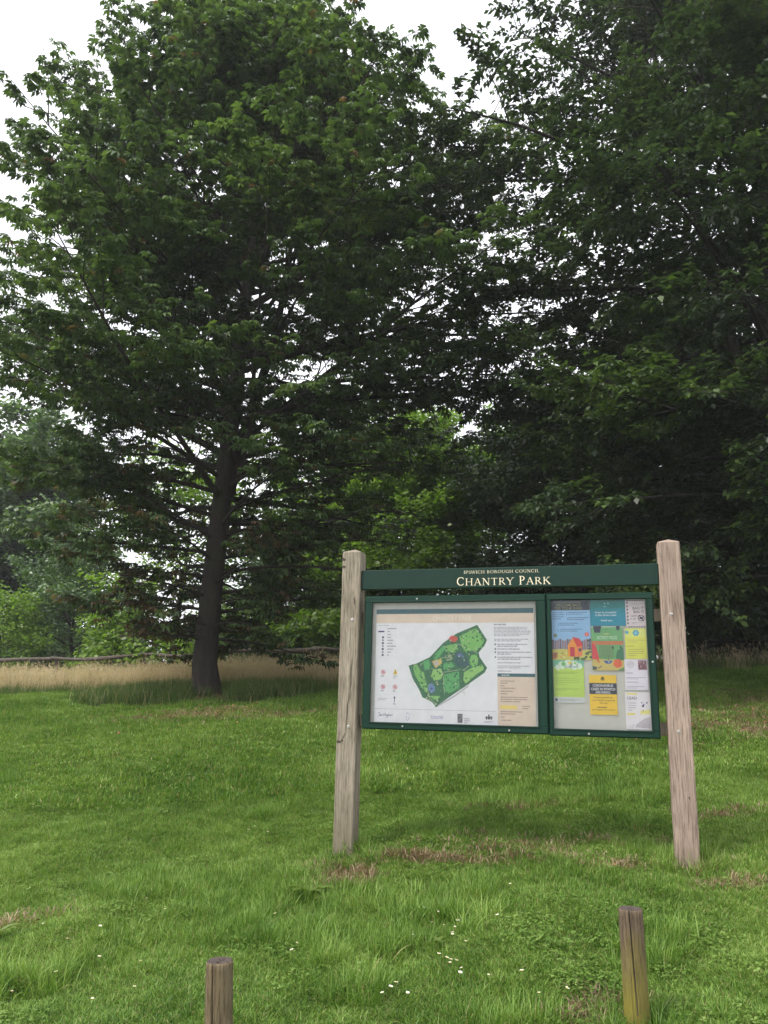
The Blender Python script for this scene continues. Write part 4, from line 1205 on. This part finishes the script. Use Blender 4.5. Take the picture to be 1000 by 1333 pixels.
sh.done('poster', 'light blue poster with an orange playhouse in the top left of the notice cabinet', 'poster', PG)

# teal notice
sh = Sheet(1.819, 2.067, 1.858, 1.667, C(20, 140, 165), depth=2)
sh.rect(0, 0, 1, .34, C(24, 128, 128)); sh.rect(0, .34, 1, .52, C(22, 134, 148)); sh.up()
LT = C(190, 225, 225)
sh.disc(.42, .15, .018, LT, 6); sh.disc(.52, .15, .018, LT, 6); sh.lines(.38, .23, .58, .31, 1, C(120, 180, 180), .6)
sh.text('Please be thoughtful', .14, .46, .74, .535, WHT); sh.text('in line of two rows', .15, .555, .74, .63, WHT); sh.text('thank you', .30, .76, .62, .85, WHT)
sh.done('poster', 'teal blue landscape notice with white writing at the top middle of the notice cabinet', 'poster', PG)

# bag it bin it
PK = C(222, 205, 210)
sh = Sheet(2.069, 2.206, 1.856, 1.652, PK, depth=1)
for i in range(7): sh.poly([(.08 + i * .13, .02), (.16 + i * .13, .02), (.12 + i * .13, .055), (.04 + i * .13, .055)], BLK); sh.poly([(.12 + i * .13, .95), (.20 + i * .13, .95), (.16 + i * .13, .985), (.08 + i * .13, .985)], BLK)
for i in range(7): sh.poly([(.06, .10 + i * .12), (.13, .08 + i * .12), (.13, .14 + i * .12), (.06, .16 + i * .12)], BLK)
sh.lines(.24, .13, .92, .22, 2, GRY, .4)
sh.text('BAG IT', .36, .26, .93, .36, BLK); sh.text('BIN IT', .40, .39, .93, .49, BLK)
sh.text('CLEAN', .24, .55, .58, .61, INK); sh.text('IT UP', .24, .66, .50, .72, INK)
sh.ring(.77, .66, .17, .035, BLK); sh.poly([(.66, .70), (.70, .63), (.80, .62), (.86, .60), (.88, .66), (.82, .70)], INK); sh.up(); sh.line(.66, .55, .88, .77, .006, BLK)
sh.lines(.28, .80, .9, .88, 2, GRY, .4)
sh.done('poster', 'pinkish notice reading BAG IT BIN IT with a dashed border', 'poster', PG)

# green activity poster
sh = Sheet(1.822, 2.042, 1.664, 1.347, C(112, 172, 112), depth=2)
GF = C(98, 155, 95)
sh.rect(0, 0, 1, .03, C(190, 200, 190)); sh.rect(0, .34, 1, .42, C(205, 118, 78)); sh.up()
sh.poly([(.06, .0), (.33, .0), (.28, .15), (.10, .15)], C(55, 60, 78)); sh.poly([(.79, .0), (.92, .0), (.90, .09), (.81, .09)], C(55, 60, 78))
sh.disc(.48, .08, .02, C(70, 90, 70), 6); sh.text('ACTIVITY PACKS', .18, .22, .82, .30, C(205, 225, 200)); sh.lines(.38, .16, .68, .19, 1, C(200, 195, 130), .9)
sh.k = 1; sh.rect(.22, .42, .68, .73, C(122, 160, 104)); sh.up()
for i in range(11): sh.rect(.24 + i * .045, .44, .25 + i * .045, .72, C(75, 110, 70))
sh.poly([(0, .40), (.12, .42), (.18, .58), (.22, .72), (.20, .80), (.10, .76), (0, .74)], C(218, 72, 72))
sh.poly([(0, .76), (.2, .74), (.5, .76), (1, .74), (1, 1), (0, 1)], C(208, 185, 105)); sh.up()
sh.poly([(.74, .72), (.80, .56), (.92, .50), (1, .48), (1, .76), (.86, .78)], C(60, 120, 85)); sh.poly([(.82, .97), (1, .92), (1, 1), (.8, 1)], C(110, 150, 95)); sh.poly([(.12, .74), (.17, .72), (.24, .82), (.2, .83)], C(218, 80, 72))
sh.up(); sh.poly([(.34, .78), (.66, .78), (.60, .83), (.52, .855), (.42, .84)], C(70, 95, 160)); sh.disc(.80, .84, .135, C(228, 105, 62), 11, jag=.12); sh.poly([(0, .90), (.14, .92), (.14, .98), (0, .99)], C(75, 95, 85))
sh.up(); sh.disc(.52, .81, .02, WHT, 6); sh.poly([(.63, .45), (.70, .48), (.68, .53), (.64, .50)], C(45, 70, 60)); sh.poly([(.88, .44), (.95, .47), (.93, .51), (.89, .49)], C(45, 70, 60)); sh.line(.18, .95, .30, .90, .006, C(70, 90, 90)); sh.line(.51, .65, .52, .78, .003, BLK)
sh.done('poster', 'green illustrated poster with an orange band in the middle of the notice cabinet', 'poster', PG)

# yellow-green notice with blue flowers
YG = C(225, 222, 92)
sh = Sheet(2.056, 2.203, 1.648, 1.431, YG, depth=2)
sh.rect(0, 0, 1, .28, C(228, 228, 128)); sh.up()
BF = C(95, 165, 195)
sh.disc(.09, .13, .11, BF, 10, jag=-.3); sh.disc(.52, .15, .17, BF, 12, jag=-.2); sh.up(); sh.disc(.52, .15, .06, C(140, 195, 215), 8)
sh.lines(.1, .36, .9, .48, 2, C(200, 190, 110), .5); sh.lines(.08, .56, .94, .62, 1, C(150, 140, 70), .3); sh.lines(.1, .66, .9, .92, 4, C(170, 160, 80), .3, 3)
sh.done('poster', 'yellow notice with blue flower shapes on the right side of the notice cabinet', 'poster', PG)

# white notice with small photo
sh = Sheet(2.043, 2.200, 1.428, 1.213, C(236, 226, 238), depth=1)
sh.ring(.27, .17, .15, .02, GRY, 14); sh.lines(.18, .11, .38, .22, 3, GRY, .5); sh.rect(.60, .03, .97, .34, C(135, 85, 95)); sh.up()
for i in range(14): sh.disc(.62 + .33 * g_.random(), .05 + .27 * g_.random(), .035, [C(175, 135, 140), C(95, 60, 75), C(200, 170, 170)][i % 3], 6)
sh.lines(.06, .42, .75, .48, 1, GRY, .5); sh.lines(.06, .57, .94, .66, 2, GRY, .4); sh.lines(.06, .72, .94, .77, 1, GRY, .5); sh.lines(.06, .86, .94, .96, 2, GRY, .4)
sh.done('poster', 'white text notice with a small reddish photo below the yellow flower notice', 'poster', PG)

# LEAD notice
sh = Sheet(2.036, 2.206, 1.198, .944, C(236, 226, 232), depth=1)
sh.rect(.08, .02, .50, .07, C(235, 222, 140)); sh.text('LEAD', .10, .12, .48, .195, C(70, 60, 100)); sh.lines(.12, .26, .45, .52, 4, GRY, .3)
sh.rect(.06, .56, .38, .62, C(232, 215, 120)); sh.poly([(.58, .50), (.98, .46), (.98, .58), (.6, .60)], C(238, 226, 140)); sh.up()
for (a, b_, r_) in ((.66, .28, .03), (.86, .28, .035), (.70, .37, .05), (.74, .33, .03), (.70, .50, .025)): sh.disc(a, b_, r_, C(95, 75, 130), 7)
sh.k = 1; sh.poly([(.35, .95), (.5, .82), (.75, .70), (.98, .66), (.98, .97)], C(200, 188, 196)); sh.up()
for i in range(9): sh.disc(.12 + .8 * g_.random(), .86 + .1 * g_.random(), .018, C(120, 108, 125), 6)
sh.done('poster', 'white notice headed LEAD with yellow strips at the bottom right of the notice cabinet', 'poster', PG)

# yellow case notice
sh = Sheet(1.794, 1.983, 1.315, 1.038, C(245, 200, 50), depth=1)
sh.rect(.0, .205, 1, .485, C(48, 54, 66)); sh.up()
sh.text('CORONAVIRUS', .13, .235, .87, .30, WHT); sh.text('CASES IN IPSWICH', .06, .325, .94, .39, WHT); sh.text('ARE RISING.', .22, .41, .78, .47, WHT)
DK = C(110, 92, 40)
sh.poly([(.42, .12), (.58, .12), (.54, .05), (.50, .035), (.46, .05)], DK); sh.rect(.44, .13, .56, .14, DK)
sh.text('Protect yourself and', .15, .545, .83, .60, DK); sh.text('your family by getting', .09, .615, .91, .67, DK); sh.text('the jab.', .36, .685, .66, .735, DK)
sh.lines(.26, .79, .72, .84, 1, DK, .5); sh.text('ipswich.gov.uk/coronavirus', .08, .855, .92, .90, DK)
sh.done('poster', 'yellow notice with a black band reading CORONAVIRUS CASES IN IPSWICH ARE RISING', 'poster', PG)

# lime notice, lower left
sh = Sheet(1.543, 1.760, 1.4185, 1.115, C(190, 215, 95), depth=0)
sh.rect(0, 0, 1, .16, C(125, 195, 165)); sh.rect(0, .865, 1, 1, C(205, 205, 205)); sh.up()
for (a, b_, r_) in ((.30, .12, .13), (.50, .09, .15), (.68, .12, .15), (.85, .14, .10), (.15, .17, .09)): sh.disc(a, b_, r_, C(222, 236, 220), 14); 
sh.up()
sh.disc(.34, .09, .075, C(120, 190, 110), 9)
sh.disc(.55, .06, .055, C(235, 210, 90), 8); sh.disc(.72, .07, .045, C(150, 200, 110), 8)
sh.text('Country Fair', .36, .13, .76, .20, C(80, 90, 150)); sh.lines(.06, .27, .92, .33, 2, C(130, 150, 60), .35); sh.lines(.06, .40, .85, .60, 4, C(165, 190, 80), .35); sh.lines(.06, .66, .92, .72, 2, C(130, 150, 60), .35)
sh.disc(.08, .93, .05, C(90, 95, 110), 8); sh.lines(.18, .90, .95, .96, 2, C(150, 150, 155), .4)
sh.done('poster', 'lime green notice with a white cloud heading below the playhouse poster', 'poster', PG)

# ------------------------------------------------------------------ bollards
def bollard(x, y, top, r, mat, label, split, tiltx=0.0, tilty=0.0, drip=False):
    n = 144; zb = gz(x, y)
    Hh = top - zb
    mb = MB(); vs = []; fs = []; fcrack = []
    zs = list(np.linspace(-.25, Hh - .006, 34)) + [Hh - .001]
    for k, z in enumerate(zs):
        t = z / Hh
        for i in range(n):
            a = 2 * PI * i / n
            rr = r * (1.045 - .045 * t) * (1 + .012 * math.sin(3 * a + 1) + .008 * math.sin(7 * a + z * 3))
            if k == len(zs) - 1: rr -= .004
            da = (a - split - .25 * (1 - t) + PI) % (2 * PI) - PI
            rr -= .014 * math.exp(-(da / .055) ** 2) * min(1, max(0, t * 1.4))
            for s_, dp in ((1.3, .003), (2.7, .0025), (4.2, .003), (5.5, .002)):
                d2 = (a - s_ + PI) % (2 * PI) - PI; rr -= dp * math.exp(-(d2 / .06) ** 2)
            vs.append((rr * math.cos(a), rr * math.sin(a), z))
    for k in range(len(zs) - 1):
        for i in range(n):
            a = 2 * PI * (i + .5) / n; da = (a - split - .25 * (1 - zs[k] / Hh) + PI) % (2 * PI) - PI
            (fs if abs(da) > .045 or zs[k] < .12 * Hh else fcrack).append([k * n + i, k * n + (i + 1) % n, (k + 1) * n + (i + 1) % n, (k + 1) * n + i])
    b0 = (len(zs) - 1) * n
    mb.add(vs, fs, mat); mb.add(vs, fcrack, M_knot)
    rings = []
    tv = []
    for j, q in enumerate((1.0, .85, .6, .35, .12)):
        for i in range(n):
            p = vs[b0 + i]; a = 2 * PI * i / n
            zz = Hh - .001 - .006 * (1 - q) * (1 if j else 0) + (0 if j == 0 else .0025 * math.sin(a * 3 + j) + .002 * math.sin(a * 8 + j * 2))
            tv.append((p[0] * q, p[1] * q, zz))
    tf = []
    for j in range(4):
        for i in range(n): tf.append([j * n + i, j * n + (i + 1) % n, (j + 1) * n + (i + 1) % n, (j + 1) * n + i])
    tf.append([4 * n + i for i in range(n)])
    mb.add(tv, tf, M_endgrain)
    o = mb.build('bollard', None, (x, y, zb), smooth=False)
    for p in o.data.polygons: p.use_smooth = abs(p.normal.z) < .5
    o.rotation_euler = (tiltx, tilty, 0)
    if drip:
        pass
    tag(o, label, 'bollard', 'wooden bollards at the lawn edge')
    return o
m, nt, out = newmat('end_grain')
tc = nt.nodes.new('ShaderNodeTexCoord').outputs['Object']
wv = nt.nodes.new('ShaderNodeTexWave'); wv.wave_type = 'RINGS'; wv.rings_direction = 'Z'; wv.inputs['Scale'].default_value = 42; wv.inputs['Distortion'].default_value = 3.5; wv.inputs['Detail'].default_value = 3
nt.links.new(tc, wv.inputs['Vector'])
n_ = noise_tex(nt, tc, 30, 4)
c = ramp(nt, wv.outputs['Fac'], [(.2, (.025, .018, .016)), (.8, (.09, .066, .056))]); c = mixc(nt, n_, c, (.05, .037, .032))
b = nt.nodes.new('ShaderNodeBsdfPrincipled'); b.inputs['Roughness'].default_value = .9; nt.links.new(c, b.inputs['Base Color']); nt.links.new(b.outputs[0], out.inputs[0]); M_endgrain = m
M_bol_l = wood_mat('brown_softwood', (.075, .056, .032), (.18, .138, .080), (.05, .038, .027), (.16, .145, .035), .26, (26, 26, 1.6), .75)
M_bol_r = wood_mat('algae_softwood', (.076, .053, .036), (.155, .112, .074), (.05, .037, .03), (.19, .17, .022), .42, (26, 26, 1.6), 1.0)
bollard(-.556, 3.3, .597, .050, M_bol_l, 'short round timber bollard in the left foreground, split down its side', 4.32, 0, -.05)
bollard(1.10, 3.7, .718, .050, M_bol_r, 'taller round bollard at lower right with yellow green algae on its lower half', 4.3, 0, -.02)

# ------------------------------------------------------------------ daisies
M_petal = simple('daisy_petals', (.82, .82, .80), .6); M_eye = simple('daisy_eye', (.65, .45, .06), .7); M_stalk = simple('flower_stalk', (.07, .14, .03), .6)
def daisy_mesh(seed):
    g = random.Random(seed); mb = MB(); Hh = .075
    mb.cyl((0, 0, 0), (g.uniform(-.1, .1), g.uniform(-.1, .1), 1), .0009, Hh, M_stalk, 5)
    n = 14
    for i in range(n):
        a = 2 * PI * i / n; w = .20; r0_, r1_ = .003, .0115 * g.uniform(.85, 1.1)
        c0, s0_ = math.cos(a), math.sin(a)
        mb.poly([(r0_ * c0, r0_ * s0_, Hh), (r1_ * .75 * math.cos(a - w), r1_ * .75 * math.sin(a - w), Hh + .0015), (r1_ * c0, r1_ * s0_, Hh + .001 + .003 * g.random()), (r1_ * .75 * math.cos(a + w), r1_ * .75 * math.sin(a + w), Hh + .0015)], M_petal)
    mb.cyl((0, 0, Hh - .001), (0, 0, 1), .0042, .004, M_eye, 9, .0025)
    o = mb.build('daisy', None, fixn=False); me = o.data; bpy.data.objects.remove(o); return me
dm = [daisy_mesh(i) for i in range(3)]
DPOS = [(.27, 5.08), (.35, 4.99), (.46, 4.85), (.31, 4.82), (.22, 4.71), (.36, 4.75), (.43, 4.71), (.42, 4.57), (.46, 4.47), (.32, 4.38), (.35, 4.34), (.36, 4.29), (.37, 4.25), (.39, 4.27), (.39, 4.16), (.52, 4.11), (-.06, 4.37), (-.08, 4.26), (.07, 4.05), (.1, 4.08), (.06, 3.98), (.15, 3.98), (.74, 3.92), (.84, 3.96), (.42, 4.62), (.44, 4.23), (-1.44, 5.51), (-1.29, 5.32), (-1.71, 4.85), (-1.91, 5.06), (-1.6, 4.48), (-1.18, 4.44), (-1.13, 4.18), (-1.29, 4.09), (-1.57, 4.98), (-.42, 4.68), (-.4, 4.55), (-1.07, 7.01), (-.99, 7.02), (-.87, 6.86), (-2.52, 7.4), (-1.73, 4.22), (-1.45, 4.62), (-.57, 5.15), (2.17, 4.77), (.70, 4.09), (.68, 4.72), (.84, 5.28)]
for i, (x, y) in enumerate(DPOS):
    o = link('daisy', dm[i % 3], None, (x, y, gz(x, y))); o.rotation_euler = (random.uniform(-.35, .1), random.uniform(-.2, .2), random.uniform(0, 6.28)); s = random.uniform(.6, 1.0); o.scale = (s, s, random.uniform(.75, 1.1))
    if -.3 < x < 1.0 and y < 5.2: tag(o, 'small white daisy in the lawn between the two bollards', 'daisy', 'daisies between the bollards')
    elif x < -.3: tag(o, 'small white daisy scattered in the left half of the lawn', 'daisy', 'daisies on the left of the lawn')
    else: tag(o, 'small white daisy in the lawn by the right timber post', 'daisy', 'daisies near the right post')

# dock leaves
M_dock = leaf_mat('dock_leaf', [(0, (.09, .14, .025)), (1, (.17, .23, .06))], transl=.3)
def dock(x, y, label, k, L, seed):
    g = np.random.default_rng(seed); mb = MB()
    for i in range(k):
        a = 2 * PI * i / k + g.normal(0, .3); l = L * g.uniform(.7, 1.1); w = l * .33; n = 6; el = g.uniform(.5, 1.0)
        pts = []
        for j in range(n + 1):
            t = j / n; rad = l * t * math.cos(el * (1 - .5 * t)); z = l * math.sin(el) * (t - .62 * t * t) + .03
            hw = w * .5 * math.sin(PI * min(1, t * .92 + .08)) ** .8
            c0, s0_ = math.cos(a), math.sin(a)
            pts.append(((rad * c0 - s0_ * hw, rad * s0_ + c0 * hw, z + hw * .3), (rad * c0, rad * s0_, z), (rad * c0 + s0_ * hw, rad * s0_ - c0 * hw, z + hw * .3)))
        for j in range(n):
            p, q = pts[j], pts[j + 1]
            mb.poly([p[0], p[1], q[1], q[0]], M_dock); mb.poly([p[1], p[2], q[2], q[1]], M_dock)
    o = mb.build('dock_plant', None, (x, y, gz(x, y)), smooth=True, fixn=False)
    tag(o, label, 'weed')
dock(-.42, 5.55, 'broad leaved dock weed in the grass below the left post', 6, .16, 1)
dock(-2.2, 5.1, 'broad leaved weed in the lawn at the left edge of the picture', 5, .16, 2)
dock(.33, 4.62, 'small broad leaved weed among the daisies', 5, .09, 3)

# fallen leaves
M_dead = simple('dead_leaf', (.22, .10, .045), .8)
g = np.random.default_rng(77); n = 393
x = np.concatenate([g.normal(-2.4, 1.3, 240), g.normal(5.2, 1.3, 150), g.normal(.5, 1.8, 3)]); y = np.concatenate([g.normal(12.9, .7, 240), g.normal(10.6, .9, 150), g.normal(5.4, 1.0, 3)])
p = np.stack([x, y, ground_z(x, y) + .05], -1); a = g.random(n) * 6.28
d, s_, nn = rot_frame(np.stack([np.cos(a), np.sin(a), g.normal(0, .2, n)], -1), np.stack([g.normal(0, .3, n), g.normal(0, .3, n), np.ones(n)], -1))
L = .04 + .05 * g.random(n)
me = kites(p, d, s_, nn, L, L * .5, np.full(n, .2), M_dead, g.random(n), np.zeros(n), 'fallen_leaves')
tag(link('fallen_leaves', me), 'brown fallen leaves lying on the grass under the trees', 'leaves', kind='stuff')

# ------------------------------------------------------------------ thin haze volume, added to imitate lens glare over the dark trees
m, nt, out = newmat('haze_glare')
pv = nt.nodes.new('ShaderNodeVolumePrincipled'); pv.inputs['Color'].default_value = (.93, .95, 1, 1); pv.inputs['Density'].default_value = .0009
pv.inputs['Anisotropy'].default_value = .2
nt.links.new(pv.outputs[0], out.inputs['Volume'])
mb = MB(); mb.box(-420, 420, -420, 420, -24.5, 27, m); tag(mb.build('haze'), 'thin haze on far things, added also to lift the dark trees like lens glare', 'haze', kind='stuff')

# ------------------------------------------------------------------ world, sun, camera
SUN_EL, SUN_AZ = R(54), R(238)     # azimuth clockwise from +Y: sun behind the camera's left shoulder
w = bpy.data.worlds.new('World'); scene.world = w; w.use_nodes = True
nt = w.node_tree; nt.nodes.clear()
wo = nt.nodes.new('ShaderNodeOutputWorld'); bg = nt.nodes.new('ShaderNodeBackground')
sk = nt.nodes.new('ShaderNodeTexSky'); sk.sky_type = 'NISHITA'; sk.sun_disc = False
sk.sun_elevation = SUN_EL; sk.sun_rotation = SUN_AZ; sk.air_density = 1.2; sk.dust_density = 3
tcw = nt.nodes.new('ShaderNodeTexCoord').outputs['Generated']
cn = noise_tex(nt, mapping(nt, tcw, (1, 1, 2.2)), 1.6, 5, .55)
cl = ramp(nt, cn, [(.3, (8.8, 8.85, 9.6)), (.7, (10.8, 10.8, 11.4))])
c = mixc(nt, .93, sk.outputs[0], cl)
nt.links.new(c, bg.inputs[0]); bg.inputs[1].default_value = .1
nt.links.new(bg.outputs[0], wo.inputs[0])
sl = bpy.data.lights.new('sun', 'SUN'); sl.energy = 2.5; sl.angle = R(12); sl.color = (1, .95, .86)
so = bpy.data.objects.new('sun', sl); COL.objects.link(so)
dirv = Vector((math.sin(SUN_AZ) * math.cos(SUN_EL), math.cos(SUN_AZ) * math.cos(SUN_EL), math.sin(SUN_EL)))
so.rotation_euler = dirv.to_track_quat('Z', 'Y').to_euler(); so.location = (-10, -10, 30)

cd = bpy.data.cameras.new('camera'); cam = bpy.data.objects.new('camera', cd); COL.objects.link(cam)
cd.sensor_fit = 'VERTICAL'; cd.sensor_height = 36; cd.lens = 36 * 1037 / 1333; cd.clip_end = 2000; cd.clip_start = .05
Mr = Matrix.Rotation(R(90 + 13.433), 4, 'X') @ Matrix.Rotation(R(1.2867), 4, 'Z')
cam.matrix_world = Matrix.Translation((0, 0, 1.55)) @ Mr
scene.camera = cam
scene.view_settings.view_transform = 'Standard'; scene.view_settings.look = 'None'
scene.view_settings.exposure = 0.9; scene.view_settings.gamma = 1.0; scene.view_settings.use_curve_mapping = False
scene.cycles.max_bounces = 8; scene.cycles.transparent_max_bounces = 12; scene.cycles.diffuse_bounces = 3
